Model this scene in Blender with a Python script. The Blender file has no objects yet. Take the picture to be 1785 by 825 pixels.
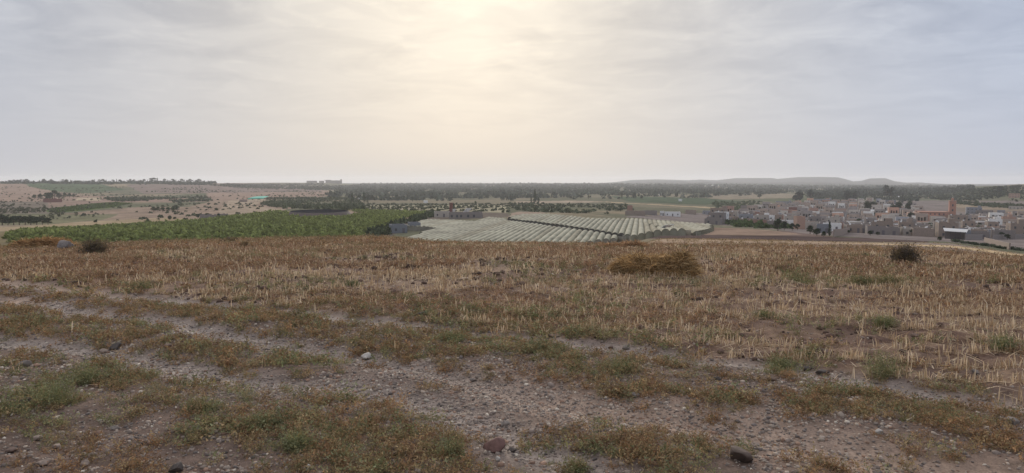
import bpy, math, random
import numpy as np
from math import radians as R, sin, cos, pi
rng = np.random.default_rng(7)
random.seed(7)
scene = bpy.context.scene
C = scene.collection

# ------------------------------------------------------------------ camera
F, CX, CY = 1323.0, 892.5, 412.5
EYE = 1.65
HORIZON = 315.0
PITCH = math.atan((CY - HORIZON) / F)
cam_d = bpy.data.cameras.new('camera')
cam = bpy.data.objects.new('camera', cam_d)
C.objects.link(cam)
cam.location = (0, 0, EYE)
cam.rotation_euler = (pi / 2 - PITCH, 0, 0)
cam_d.sensor_width = 36.0
cam_d.lens = 36.0 * F / 1785.0
cam_d.clip_start = 0.05
cam_d.clip_end = 60000
scene.camera = cam

# ------------------------------------------------------------------ light, sky, exposure
SUN_AZ, SUN_EL = R(-3.2), R(16.0)
SUN_DIR = (sin(SUN_AZ) * cos(SUN_EL), cos(SUN_AZ) * cos(SUN_EL), sin(SUN_EL))
world = bpy.data.worlds.new('World')
scene.world = world
world.use_nodes = True
wt = world.node_tree
wt.nodes.clear()
def wn(t, **kw):
    n = wt.nodes.new(t)
    for k, v in kw.items(): setattr(n, k, v)
    return n
def wmath(op, a, b=None, clamp=False):
    n = wn('ShaderNodeMath', operation=op, use_clamp=clamp)
    for i, v in enumerate((a, b)):
        if v is None: continue
        if isinstance(v, (int, float)): n.inputs[i].default_value = v
        else: wt.links.new(v, n.inputs[i])
    return n.outputs[0]
def wmix(f, a, b, bt='MIX'):
    n = wn('ShaderNodeMix', data_type='RGBA', blend_type=bt)
    for s, v in ((n.inputs[0], f), (n.inputs[6], a), (n.inputs[7], b)):
        if isinstance(v, (int, float)): s.default_value = v
        elif isinstance(v, tuple): s.default_value = (*v, 1)
        else: wt.links.new(v, s)
    return n.outputs[2]
sky = wn('ShaderNodeTexSky', sky_type='NISHITA', sun_disc=False)
sky.sun_elevation = SUN_EL
sky.sun_rotation = SUN_AZ
sky.dust_density = 3.0
tc = wn('ShaderNodeTexCoord')
dirv = tc.outputs['Generated']
sep = wn('ShaderNodeSeparateXYZ'); wt.links.new(dirv, sep.inputs[0])
dz = wmath('MAXIMUM', sep.outputs[2], 0.0)
den = wmath('ADD', dz, 0.10)
cu = wmath('DIVIDE', sep.outputs[0], den)
cv = wmath('DIVIDE', sep.outputs[1], den)
comb = wn('ShaderNodeCombineXYZ')
wt.links.new(cu, comb.inputs[0]); wt.links.new(cv, comb.inputs[1])
def wnoise(scale, detail, rough, dist, off):
    mp = wn('ShaderNodeMapping'); mp.inputs['Location'].default_value = off
    wt.links.new(comb.outputs[0], mp.inputs[0])
    n = wn('ShaderNodeTexNoise'); wt.links.new(mp.outputs[0], n.inputs['Vector'])
    n.inputs['Scale'].default_value = scale; n.inputs['Detail'].default_value = detail
    n.inputs['Roughness'].default_value = rough; n.inputs['Distortion'].default_value = dist
    return n.outputs['Fac']
big = wnoise(1.7, 7, .55, .6, (3.1, 1.7, 0))
fine = wnoise(4.2, 10, .62, .9, (7.3, 2.2, 0))
vd = wn('ShaderNodeVectorMath', operation='DOT_PRODUCT')
wt.links.new(dirv, vd.inputs[0]); vd.inputs[1].default_value = SUN_DIR
cosg = wmath('MAXIMUM', vd.outputs['Value'], 0.0)
g1 = wmath('POWER', cosg, 9.0)
g2 = wmath('POWER', cosg, 90.0)
g3 = wmath('POWER', cosg, 500.0)
# overcast layer: blue grey away from the sun, cream where the sun stands behind it (radiance x strength 0.1)
def rgb(r, g, b, k=10): return (r * k, g * k, b * k)
SKY_K = 1.0
side = wmix(wmath('MULTIPLY', wmath('ADD', sep.outputs[0], 0.5), 1.0, True), rgb(.40, .44, .535), rgb(.41, .47, .60))
hor = wmath('POWER', wmath('SUBTRACT', 1.0, dz), 14.0)
side = wmix(wmath('MULTIPLY', hor, .45), side, rgb(.50, .50, .525))
side = wmix(wmath('MULTIPLY', g1, .85), side, rgb(.485, .46, .415))
cl = wmix(1.0, side, wmix(g1, (0, 0, 0), rgb(.105, .092, .07)), 'ADD')
cl = wmix(1.0, cl, wmix(g2, (0, 0, 0), rgb(.15, .14, .11)), 'ADD')
cl = wmix(1.0, cl, wmix(g3, (0, 0, 0), rgb(.04, .035, .02)), 'ADD')
# cloud texture: stronger high up, dissolving towards the horizon
cm = wmath('MULTIPLY', wmath('SUBTRACT', dz, .035, True), 7.0, True)
bigc = wn('ShaderNodeMapRange'); wt.links.new(big, bigc.inputs[0])
for i, v in ((1, .42), (2, .64), (3, .0), (4, 1.)): bigc.inputs[i].default_value = v
dark = wmath('MULTIPLY', wmath('MULTIPLY', bigc.outputs[0], cm), 1.0, True)
cl = wmix(dark, cl, wmix(1.0, cl, (.80, .815, .85), 'MULTIPLY'))
finec = wn('ShaderNodeMapRange'); wt.links.new(fine, finec.inputs[0])
for i, v in ((1, .50), (2, .68), (3, .0), (4, 1.)): finec.inputs[i].default_value = v
lit = wmath('MULTIPLY', wmath('MULTIPLY', finec.outputs[0], cm), .5)
cl = wmix(lit, cl, wmix(1.0, cl, (1.22, 1.20, 1.15), 'MULTIPLY'))
zen = wn('ShaderNodeMapRange'); wt.links.new(dz, zen.inputs[0])      # overcast is brighter overhead; raised here, out of view, to light the ground
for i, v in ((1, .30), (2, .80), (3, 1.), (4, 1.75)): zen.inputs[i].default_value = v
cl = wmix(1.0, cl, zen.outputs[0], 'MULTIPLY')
cl = wmix(wmath('MULTIPLY', wmath('SUBTRACT', dz, .3, True), 3.0, True), cl, wmix(1.0, cl, (1.12, 1.0, .86), 'MULTIPLY'))  # upper sky tinted out of view to warm the light on the ground
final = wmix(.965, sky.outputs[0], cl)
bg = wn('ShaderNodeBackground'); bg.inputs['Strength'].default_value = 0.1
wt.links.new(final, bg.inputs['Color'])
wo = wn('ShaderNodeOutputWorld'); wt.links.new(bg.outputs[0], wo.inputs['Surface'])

sun_d = bpy.data.lights.new('sun', 'SUN')
sun_d.energy = 1.5
sun_d.angle = R(11)
sun_d.color = (1.0, .90, .76)
sun = bpy.data.objects.new('sun', sun_d); C.objects.link(sun)
from mathutils import Vector
sun.rotation_euler = Vector(SUN_DIR).to_track_quat('Z', 'Y').to_euler()

scene.view_settings.view_transform = 'Standard'
scene.view_settings.look = 'None'
scene.view_settings.exposure = 0.20
scene.view_settings.gamma = 1
scene.view_settings.use_curve_mapping = False
scene.render.engine = 'CYCLES'
scene.cycles.use_denoising = True
try: scene.cycles.denoiser = 'OPENIMAGEDENOISE'
except Exception: pass
scene.cycles.max_bounces = 4
scene.cycles.diffuse_bounces = 2
scene.cycles.transparent_max_bounces = 4
scene.cycles.volume_bounces = 1
scene.cycles.caustics_reflective = False
scene.cycles.caustics_refractive = False

# ------------------------------------------------------------------ noise and projection
def hash2(ix, iy, seed):
    h = (ix.astype(np.int64) * 374761393 + iy.astype(np.int64) * 668265263 + seed * 974711) & 0xffffffff
    h = ((h ^ (h >> 13)) * 1274126177) & 0xffffffff
    return ((h ^ (h >> 16)) & 0xffff) / 65535.0
def vnoise(x, y, seed=0):
    ix, iy = np.floor(x), np.floor(y)
    fx, fy = x - ix, y - iy
    fx = fx * fx * (3 - 2 * fx); fy = fy * fy * (3 - 2 * fy)
    ix = ix.astype(np.int64); iy = iy.astype(np.int64)
    a, b = hash2(ix, iy, seed), hash2(ix + 1, iy, seed)
    c, d = hash2(ix, iy + 1, seed), hash2(ix + 1, iy + 1, seed)
    return (a * (1 - fx) + b * fx) * (1 - fy) + (c * (1 - fx) + d * fx) * fy
def fbm(x, y, octaves=4, seed=0, gain=.5):
    s, a, t = 0, 1, 0
    for o in range(octaves):
        s = s + a * vnoise(x * 2 ** o + 17.3 * o, y * 2 ** o - 9.1 * o, seed + o); t += a; a *= gain
    return s / t
def project(x, y, z):
    x = np.asarray(x, float); y = np.asarray(y, float); z = np.asarray(z, float) - EYE
    dep = y * cos(PITCH) - z * sin(PITCH)
    up = z * cos(PITCH) + y * sin(PITCH)
    dep = np.where(dep < .01, .01, dep)
    return CX + F * x / dep, CY - F * up / dep
def ray(px, py):
    cxn = (np.asarray(px, float) - CX) / F; cyn = -(np.asarray(py, float) - CY) / F
    return cxn, cos(PITCH) + cyn * sin(PITCH), -sin(PITCH) + cyn * cos(PITCH)
def col_az(px):
    x, y, _ = ray(px, 390.0); return np.arctan2(x, y)

# ------------------------------------------------------------------ terrain: heights along each bearing, from surveyed sight lines
ROWS = [0, 2, 5, 10, 16, 25, 43, 65, 90, 130, 190, 250, 320, 400, 480, 570, 680, 820, 1000, 1400, 2000, 3000, 4500, 6500, 9000, 12500]
NEARZ = [-.00098 * d * d for d in ROWS[:6]]
COLS = {  # from 43 m out; negative = height, > 100 = sight line
 -150: [-1.82,-4.2,-7.5,-12,-18,-21.5,412,405,402,396,390,380,368,350,334,318.5,320,320,320,320],
 0:    [-1.57,-4.2,-7.5,-12,-18,-21.5,412,405,402,396,390,380,368,350,334,318.5,320,320,320,320],
 150:  [-1.57,-4.2,-7.5,-12,-18,-21.5,411,403,396.5,391,384,374,364,349,335,318,320,320,320,320],
 350:  [-1.57,-4.2,-7.5,-12,-18,-21.3,411,398,389,382,375,367,359,346,334,318.5,320,320,320,320],
 450:  [-1.57,-4.2,-7.5,-12,-18,-21.3,410,393,382,373,368,362,356,345,335,326,319.2,319.5,320,320],
 550:  [-1.57,-4.2,-7.5,-12,-18,-21,410,392,380,371,366,360.5,355,345,336,327,318.8,319.5,319.5,319.3],
 650:  [-1.57,-4.2,-7.5,-12,-18,-21,411,394,382,372.5,366,360.5,355,346,337,329,323.5,321,319.8,319.3],
 760:  [-1.9,-4.5,-7.6,-12.2,-18,-21.2,409,391,381,374,366,360.5,355,346,337,329,323.5,321,319.8,319.3],
 860:  [-2.0,-4.7,-7.8,-12.3,-18,-21.2,407,388,376.5,372.5,366,360.5,355,346,337,329,323.5,321,319.8,319.3],
 960:  [-2.05,-4.7,-7.8,-12.3,-17.5,-21,404.5,386,375,371,366,360.5,355,346,337,329,323.5,321,319.8,319.3],
 1060: [-2.1,-4.6,-7.3,-11.8,-17.2,-20.8,405,390,381,375,369,362,356,346,337,329,323.5,321,320,319.5],
 1160: [427,421,417,416.5,415.5,410,404,395,386.5,379.5,373,365,358,347,338,330,324,321.5,320,319.5],
 1260: [428,422,418,417,414.5,410.5,405,399,393,387,380.5,373,364,350,339,331,324.5,322,321,320],
 1400: [430,424.5,421,419.8,417,413,408.5,403,399,394.5,388,380,369,353,341,332,327,324,322,321],
 1550: [433,428,424,422.8,420,418,415,411,407,400.5,393,383,371,354,341,332,327,324,322,321],
 1650: [437,431.5,427,423.8,424.4,424,420,416,410,403,394,383.5,371,354,340,331,327,324,322,321],
 1700: [443,437,432,430,429.5,427,423,418,411,404,394.5,383,370,350,331,325,326,324,322,321],
 1785: [453,448,443.5,442.5,441,436,428,421,413,405,395,383,369,345,322,324,326,324,322,321],
 1950: [466,461,457,457,452,443,434,424,415,405,395,383,369,345,322,324,326,324,322,321],
}
LND = np.log(np.maximum(np.array(ROWS, float), 1.0)); LND[0] = -1.0
def eye_line(d, px, py):
    x, y, z = ray(px, py); return EYE + d * z / math.hypot(x, y)
caz = np.array([float(col_az(p)) for p in COLS])
TZ = np.zeros((len(COLS), len(ROWS)))
for i, (p, vals) in enumerate(COLS.items()):
    TZ[i, :6] = NEARZ
    for j, v in enumerate(vals):
        TZ[i, 6 + j] = v if v <= 100 else eye_line(ROWS[6 + j], p, v)
def pchip(xk, yk, x):           # yk (..., n) along last axis
    h = np.diff(xk); dl = np.diff(yk, axis=-1) / h
    m = np.zeros_like(yk)
    w1 = 2 * h[1:] + h[:-1]; w2 = h[1:] + 2 * h[:-1]
    a, b = dl[..., :-1], dl[..., 1:]
    with np.errstate(all='ignore'):
        mm = (w1 + w2) / (w1 / a + w2 / b)
    m[..., 1:-1] = np.where(a * b > 0, np.nan_to_num(mm), 0)
    m[..., 0] = dl[..., 0]; m[..., -1] = dl[..., -1]
    k = np.clip(np.searchsorted(xk, x) - 1, 0, len(xk) - 2)
    t = np.clip((x - xk[k]) / h[k], 0, 1)
    h00 = 2 * t**3 - 3 * t**2 + 1; h10 = t**3 - 2 * t**2 + t
    h01 = -2 * t**3 + 3 * t**2; h11 = t**3 - t**2
    return h00 * yk[..., k] + h10 * h[k] * m[..., k] + h01 * yk[..., k + 1] + h11 * h[k] * m[..., k + 1]
GA = np.linspace(caz[0], caz[-1], 500)
GL = np.linspace(0, math.log(12500), 1400)
TG = pchip(caz, pchip(LND, TZ, GL).T.copy(), GA).T       # (bearing, distance)
HILL = [(950,0),(1040,0),(1048,.5),(1077,3),(1102,6),(1143,7),(1197,5.7),(1219,7),(1248,6.3),(1281,10),(1343,10.6),(1353,9),(1388,12),(1430,12.3),(1458,11.6),(1472,8.5),(1485,5.2),(1499,6),(1513,9.6),(1540,10),(1557,5.2),(1577,3),(1600,3.4),(1635,1.2),(1674,.4),(1730,0),(1950,0)]
hx = np.array([float(col_az(p)) for p, _ in HILL]); hy = np.array([h for _, h in HILL]) / F
def elev(x, y):
    x = np.asarray(x, float); y = np.asarray(y, float)
    d = np.maximum(np.hypot(x, y), 1.0); az = np.arctan2(x, y)
    a = np.clip((np.clip(az, GA[0], GA[-1]) - GA[0]) / (GA[1] - GA[0]), 0, len(GA) - 1.001)
    l = np.clip(np.log(d) / GL[1], 0, len(GL) - 1.001)
    ia, il = a.astype(int), l.astype(int); fa, fl = a - ia, l - il
    z = (TG[ia, il] * (1 - fa) + TG[ia + 1, il] * fa) * (1 - fl) + (TG[ia, il + 1] * (1 - fa) + TG[ia + 1, il + 1] * fa) * fl
    # blend to a gentle slope behind and far beside the view
    out = np.clip((np.abs(az) - GA[-1]) / .5, 0, 1)
    z = z * (1 - out) + np.minimum(z, -.00035 * np.minimum(d, 220)**2 * 1.0) * out
    # distant range
    g = np.exp(-(np.log(d / 9000.0) / .14)**2)
    s = np.interp(az, hx, hy)
    z = z + g * s * 9000 * (1 + 0 * d) * (np.abs(az) < .75)
    g2_ = np.exp(-(np.log(d / 6800.0) / .10)**2)
    s2 = np.interp(az, [.1, .16, .22, .30, .36, .42, .5], [0, 2.2, 4.0, 3.0, 4.5, 2.5, 0]) / F
    z = z + g2_ * s2 * 6800 * (.8 + .5 * vnoise(az * 60, d * 0, 5))
    # broad unevenness
    far = np.clip((d - 60) / 400, 0, 1) * np.clip((9000 - d) / 3000, 0, 1)
    z = z + far * (fbm(x / 160, y / 160, 3, 3) - .5) * 2.2
    return z
def hit(px, py, lift=0.0, start=2.0):
    """world point where the sight line through a photo position meets the ground"""
    rx, ry, rz = (float(v) for v in ray(px, py)); n = math.hypot(rx, ry)
    ds = np.exp(np.linspace(math.log(start), math.log(12000), 3000))
    X, Y = ds * rx / n, ds * ry / n
    zr = EYE + ds * rz / n
    below = np.nonzero(zr <= elev(X, Y) + lift)[0]
    if not len(below): k = len(ds) - 1
    else: k = below[0]
    return X[k], Y[k], float(elev(X[k:k+1], Y[k:k+1])[0])
def at_d(px, d, py=390.0):
    rx, ry, _ = (float(v) for v in ray(px, py)); n = math.hypot(rx, ry)
    return d * rx / n, d * ry / n
_v = np.array([hit(p, 470)[:2] for p in (0, 900, 1785)])

# world polylines of the wheel ruts
def wline(pts): return np.array([hit(*p)[:2] for p in pts])
RUTS = [
 (wline([(-320,495),(-100,512),(0,521),(162,547),(295,562),(383,581),(491,598),(600,612),(688,631),(811,658),(904,684),(1017,710),(1189,738),(1323,758),(1435,783),(1543,808),(1800,860)]), .27, 1.0),
 (wline([(-320,468),(0,492),(100,501),(245,516),(393,530),(589,550),(747,567),(845,578),(943,589),(1017,598),(1140,612),(1199,626),(1347,641),(1494,662),(1642,685),(1785,705),(2050,745)]), .24, .95),
 (wline([(-320,570),(0,593),(162,606),(275,631),(393,655),(589,668),(720,690),(850,740),(980,790),(1060,840)]), .28, .95),
]
def seg_dist(x, y, P):
    best = np.full(x.shape, 1e9)
    for a, b in zip(P[:-1], P[1:]):
        ab = b - a; L = (ab**2).sum()
        t = np.clip(((x - a[0]) * ab[0] + (y - a[1]) * ab[1]) / L, 0, 1)
        best = np.minimum(best, (x - a[0] - t * ab[0])**2 + (y - a[1] - t * ab[1])**2)
    return np.sqrt(best)
def rut_mask(x, y):
    m = np.zeros(np.shape(x))
    wob = (fbm(x * 1.6, y * 1.6, 3, 41) - .5) * .25
    for P, w, k in RUTS:
        d = seg_dist(x, y, P) + wob
        m = np.maximum(m, k * np.exp(-(np.maximum(d, 0) / w)**2))
    return m
UPPER = RUTS[1][0]
def field_side(x, y):
    """signed distance beyond the upper rut (positive = stubble field)"""
    yu = np.interp(x, UPPER[:, 0], UPPER[:, 1]); return y - yu
def near_detail(x, y):
    d = np.hypot(x, y)
    r = rut_mask(x, y)
    s = np.clip(field_side(x, y) / .8, 0, 1)
    fade = np.clip((110 - d) / 60, 0, 1)
    clod = fbm(x * 2.3, y * 2.3, 4, 11, .6) - .5
    lump = fbm(x * .55, y * .55, 3, 12) - .5
    plough = np.abs(fbm(x * 1.1 + .15 * y, y * 3.0, 3, 13) - .5)
    fine = fbm(x * 9, y * 9, 3, 14, .6) - .5
    z = lump * .10 + clod * (.05 + .08 * s) * (1 - .6 * r) + fine * (.022 + .012 * s) - plough * .10 * s - r * .065
    return z * fade
def gz(x, y):
    return elev(x, y) + near_detail(x, y)

# ------------------------------------------------------------------ materials
def mat_attr(name, rough=.95, bump=None, trans=0.0, noise=None, spec=.2):
    """diffuse material whose colour comes from the mesh's own 'Col' attribute, varied by noise"""
    m = bpy.data.materials.new(name); m.use_nodes = True
    nt = m.node_tree; b = nt.nodes['Principled BSDF']
    b.inputs['Roughness'].default_value = rough
    b.inputs['Specular IOR Level'].default_value = spec
    a = nt.nodes.new('ShaderNodeVertexColor'); a.layer_name = 'Col'
    col = a.outputs['Color']
    tcn = nt.nodes.new('ShaderNodeTexCoord')
    for sc, lo, hi in (noise or ()):
        n = nt.nodes.new('ShaderNodeTexNoise'); n.inputs['Scale'].default_value = sc
        n.inputs['Detail'].default_value = 5; n.inputs['Roughness'].default_value = .65
        nt.links.new(tcn.outputs['Object'], n.inputs['Vector'])
        mr = nt.nodes.new('ShaderNodeMapRange'); mr.inputs[1].default_value = .3; mr.inputs[2].default_value = .7
        mr.inputs[3].default_value = lo; mr.inputs[4].default_value = hi
        nt.links.new(n.outputs['Fac'], mr.inputs[0])
        mx = nt.nodes.new('ShaderNodeMix'); mx.data_type = 'RGBA'; mx.blend_type = 'MULTIPLY'; mx.inputs[0].default_value = 1
        nt.links.new(col, mx.inputs[6]); nt.links.new(mr.outputs[0], mx.inputs[7]); col = mx.outputs[2]
    nt.links.new(col, b.inputs['Base Color'])
    if bump:
        n = nt.nodes.new('ShaderNodeTexNoise'); n.inputs['Scale'].default_value = bump[0]; n.inputs['Detail'].default_value = 6
        n.inputs['Roughness'].default_value = .7
        nt.links.new(tcn.outputs['Object'], n.inputs['Vector'])
        bp = nt.nodes.new('ShaderNodeBump'); bp.inputs['Strength'].default_value = bump[1]; bp.inputs['Distance'].default_value = bump[2]
        nt.links.new(n.outputs['Fac'], bp.inputs['Height']); nt.links.new(bp.outputs[0], b.inputs['Normal'])
    if trans:
        tr = nt.nodes.new('ShaderNodeBsdfTranslucent'); nt.links.new(col, tr.inputs['Color'])
        ms = nt.nodes.new('ShaderNodeMixShader'); ms.inputs[0].default_value = trans
        out = nt.nodes['Material Output']
        nt.links.new(b.outputs[0], ms.inputs[1]); nt.links.new(tr.outputs[0], ms.inputs[2]); nt.links.new(ms.outputs[0], out.inputs['Surface'])
    return m
def mat_plain(name, col, rough=.85, noise=(3.0, .82, 1.12), metal=0, spec=.3, trans=0):
    m = bpy.data.materials.new(name); m.use_nodes = True
    nt = m.node_tree; b = nt.nodes['Principled BSDF']
    b.inputs['Roughness'].default_value = rough; b.inputs['Metallic'].default_value = metal
    b.inputs['Specular IOR Level'].default_value = spec
    tcn = nt.nodes.new('ShaderNodeTexCoord')
    n = nt.nodes.new('ShaderNodeTexNoise'); n.inputs['Scale'].default_value = noise[0]; n.inputs['Detail'].default_value = 6
    nt.links.new(tcn.outputs['Object'], n.inputs['Vector'])
    mr = nt.nodes.new('ShaderNodeMapRange'); mr.inputs[1].default_value = .3; mr.inputs[2].default_value = .7
    mr.inputs[3].default_value = noise[1]; mr.inputs[4].default_value = noise[2]
    nt.links.new(n.outputs['Fac'], mr.inputs[0])
    mx = nt.nodes.new('ShaderNodeMix'); mx.data_type = 'RGBA'; mx.blend_type = 'MULTIPLY'; mx.inputs[0].default_value = 1
    mx.inputs[6].default_value = (*col, 1); nt.links.new(mr.outputs[0], mx.inputs[7])
    nt.links.new(mx.outputs[2], b.inputs['Base Color'])
    if trans:
        tr = nt.nodes.new('ShaderNodeBsdfTranslucent'); nt.links.new(mx.outputs[2], tr.inputs['Color'])
        ms = nt.nodes.new('ShaderNodeMixShader'); ms.inputs[0].default_value = trans
        out = nt.nodes['Material Output']
        nt.links.new(b.outputs[0], ms.inputs[1]); nt.links.new(tr.outputs[0], ms.inputs[2]); nt.links.new(ms.outputs[0], out.inputs['Surface'])
    return m
M_GROUND = mat_attr('ground_soil', .97, bump=(26, .55, .02), noise=((7.0, .72, 1.3), (60.0, .7, 1.3)))
M_LAND = mat_attr('valley_land', 1.0, noise=((.045, .8, 1.2), (.35, .75, 1.25)), spec=0)
M_STRAW = mat_attr('dry_straw', .8, trans=.3)
M_WEED = mat_attr('weed_leaf', .85, trans=.22)
M_STONE = mat_attr('stone', .85, bump=(40, .5, .01), noise=((18.0, .75, 1.25),))
M_LEAF = mat_attr('tree_leaf', .8, trans=.25)
M_BARK = mat_plain('bark', (.12, .09, .07))

# ------------------------------------------------------------------ mesh helpers
def mesh(name, V, Fa, col=None, mat=None, smooth=False, parent=None, link=True):
    V = np.asarray(V, np.float32); Fa = np.asarray(Fa, np.int32)
    me = bpy.data.meshes.new(name)
    k = Fa.shape[1]
    me.vertices.add(len(V)); me.vertices.foreach_set('co', V.ravel())
    me.loops.add(Fa.size); me.loops.foreach_set('vertex_index', Fa.ravel())
    me.polygons.add(len(Fa))
    me.polygons.foreach_set('loop_start', np.arange(0, Fa.size, k, dtype=np.int32))
    me.polygons.foreach_set('loop_total', np.full(len(Fa), k, np.int32))
    if smooth: me.polygons.foreach_set('use_smooth', np.ones(len(Fa), bool))
    me.update(calc_edges=True)
    if col is not None:
        c = np.ones((len(V), 4), np.float32); c[:, :3] = col
        at = me.color_attributes.new('Col', 'FLOAT_COLOR', 'POINT'); at.data.foreach_set('color', c.ravel())
    if mat: me.materials.append(mat)
    if not link: return me
    o = bpy.data.objects.new(name, me); C.objects.link(o)
    if parent: o.parent = parent
    return o
def tag(o, label=None, cat=None, group=None, kind=None):
    if label: o['label'] = label
    if cat: o['category'] = cat
    if group: o['group'] = group
    if kind: o['kind'] = kind
    return o
def empty(name, loc=(0, 0, 0), rz=0.0):
    o = bpy.data.objects.new(name, None); C.objects.link(o); o.location = loc; o.rotation_euler = (0, 0, rz)
    o.empty_display_size = .2
    return o
class MB:
    """collects shapes as polygons, builds one mesh object"""
    def __init__(s): s.v = []; s.f = []
    def box(s, c, size, rz=0.0):
        x, y, z = [a / 2 for a in size]; b = len(s.v)
        for dx, dy, dz_ in ((-x,-y,-z),(x,-y,-z),(x,y,-z),(-x,y,-z),(-x,-y,z),(x,-y,z),(x,y,z),(-x,y,z)):
            X = dx * cos(rz) - dy * sin(rz); Y = dx * sin(rz) + dy * cos(rz)
            s.v.append((c[0] + X, c[1] + Y, c[2] + dz_))
        for q in ((0,3,2,1),(4,5,6,7),(0,1,5,4),(1,2,6,5),(2,3,7,6),(3,0,4,7)): s.f.append([b + i for i in q])
        return s
    def span(s, x0, x1, y0, y1, z0, z1): return s.box(((x0+x1)/2, (y0+y1)/2, (z0+z1)/2), (x1-x0, y1-y0, z1-z0))
    def tube(s, p0, p1, r0, r1, n=6):
        p0, p1 = Vector(p0), Vector(p1); d = (p1 - p0).normalized()
        u = d.cross(Vector((0.3, .1, .9) if abs(d.z) < .9 else (1, 0, 0))).normalized(); w = d.cross(u); b = len(s.v)
        for p, r in ((p0, r0), (p1, r1)):
            for i in range(n):
                a = 2 * pi * i / n; s.v.append(tuple(p + u * (r * cos(a)) + w * (r * sin(a))))
        for i in range(n): s.f.append([b + i, b + (i+1) % n, b + n + (i+1) % n, b + n + i])
        s.f.append([b + n + i for i in range(n)]); s.f.append([b + i for i in reversed(range(n))])
        return s
    def poly(s, pts): b = len(s.v); s.v += [tuple(p) for p in pts]; s.f.append(list(range(b, b + len(pts)))); return s
    def build(s, name, mat, parent=None):
        me = bpy.data.meshes.new(name); me.from_pydata(s.v, [], s.f); me.update()
        if mat: me.materials.append(mat)
        o = bpy.data.objects.new(name, me); C.objects.link(o)
        if parent: o.parent = parent
        return o
def copy_tree(o, parent=None):
    c = o.copy(); C.objects.link(c)
    if parent: c.parent = parent
    for ch in list(o.children): copy_tree(ch, c)
    return c

def in_poly(x, y, P):
    inside = np.zeros(np.shape(x), bool); n = len(P)
    for i in range(n):
        x0, y0 = P[i]; x1, y1 = P[(i + 1) % n]
        if y0 == y1: continue
        c = ((y0 > y) != (y1 > y)) & (x < (x1 - x0) * (y - y0) / (y1 - y0) + x0)
        inside ^= c
    return inside

# ------------------------------------------------------------------ land cover of the valley (field outlines surveyed from the hilltop)
FIELDS = [
 ('tan', [(-400,321),(40,321),(90,333),(150,341),(250,345),(360,346),(360,330),(450,322),(560,331),(600,338),(545,345),(440,350),(300,353),(0,353),(-400,353)], (.37,.27,.21)),
 ('green', [(40,316),(120,316),(175,321),(220,331),(150,337),(90,333),(50,325)], (.11,.15,.085)),
 ('mauve', [(220,322),(420,320),(560,328),(560,334),(420,336),(250,338)], (.27,.21,.18)),
 ('scrub', [(-400,352),(80,352),(110,372),(-400,380)], (.24,.20,.16)),
 ('dry', [(80,352),(140,347),(280,350),(210,352),(150,357),(85,362)], (.33,.24,.19)),
 ('pale', [(135,345),(180,345),(175,350),(130,350)], (.52,.42,.30)),
 ('green', [(82,366),(150,356),(200,352),(232,354),(190,363),(105,371),(82,371)], (.115,.155,.06)),
 ('tan', [(95,374),(240,361),(330,361),(372,350),(430,348),(485,355),(510,364),(470,372),(400,378),(320,382),(250,382),(92,386)], (.35,.265,.20)),
 ('tan', [(-400,405),(0,397),(92,391),(300,379),(350,384),(240,393),(100,401),(-400,413)], (.40,.31,.20)),
 ('verge', [(-400,382),(90,374),(210,373),(180,384),(90,391),(-400,398)], (.22,.21,.13)),
 ('track', [(385,362),(400,350),(470,346),(455,353),(432,359),(500,366),(440,373),(380,378)], (.43,.34,.25)),
 ('vines', [(-400,411),(0,404),(150,397),(300,388),(345,385),(440,373),(470,369),(610,366),(752,370),(690,386),(640,418),(600,450),(-400,450)], (.27,.22,.13)),
 ('bare', [(498,371),(508,369),(610,369),(640,374),(600,377),(520,380)], (.38,.29,.23)),
 ('yard', [(640,425),(700,388),(752,372),(880,370),(890,378),(860,380),(770,383),(700,400),(660,425)], (.19,.16,.13)),
 ('rows', [(640,358),(885,358),(885,371),(640,368)], (.40,.36,.25)),
 ('bare', [(890,372),(905,369),(950,370),(940,378),(885,382)], (.40,.31,.24)),
 ('sand', [(1040,351),(1130,356),(1250,362),(1310,364),(1290,367),(1180,360),(1060,353)], (.52,.40,.26)),
 ('sand', [(900,351),(1000,350),(1060,352),(1000,354),(900,354)], (.45,.36,.27)),
 ('dry', [(1225,338),(1345,336),(1400,340),(1380,346),(1235,348)], (.31,.26,.19)),
 ('crop', [(1060,342),(1225,345),(1300,352),(1230,357),(1100,352)], (.10,.13,.08)),
 ('soil', [(940,432),(960,424),(1100,409),(1220,403),(1240,397),(1340,402),(1425,406),(1460,416),(1300,416),(1100,416),(1000,440)], (.22,.165,.14)),
 ('tri', [(1140,408),(1240,397),(1300,399),(1340,402),(1400,408.5),(1340,411),(1210,409)], (.33,.24,.18)),
 ('dark', [(1080,415),(1210,409.5),(1340,411),(1440,413),(1530,415.5),(1618,419),(1618,423),(1450,421),(1240,417)], (.135,.10,.09)),
 ('town', [(1080,378),(1240,370),(1400,358),(1560,350),(1785,350),(2100,350),(2100,445),(1785,436),(1650,421),(1530,416),(1400,407),(1330,398),(1240,392)], (.26,.22,.20)),
 ('pale', [(1552,327),(1572,324.5),(1600,325),(1622,330),(1610,333),(1556,333)], (.55,.44,.29)),
 ('plastic', [(1225,322.0),(1282,321.0),(1286,323.0),(1228,324.0)], (.62,.62,.58)),
 ('plastic', [(1605,328.5),(1660,328.5),(1665,330),(1608,330)], (.55,.55,.5)),
 ('hillfield', [(1663,355),(1690,352),(1785,358),(1785,369),(1700,364),(1665,362)], (.33,.265,.19)),
 ('hillfield', [(1663,362),(1785,368),(1785,378),(1740,378),(1665,368)], (.26,.21,.165)),
]
VINES = [p for n, p, c in FIELDS if n == 'vines'][0]
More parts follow.
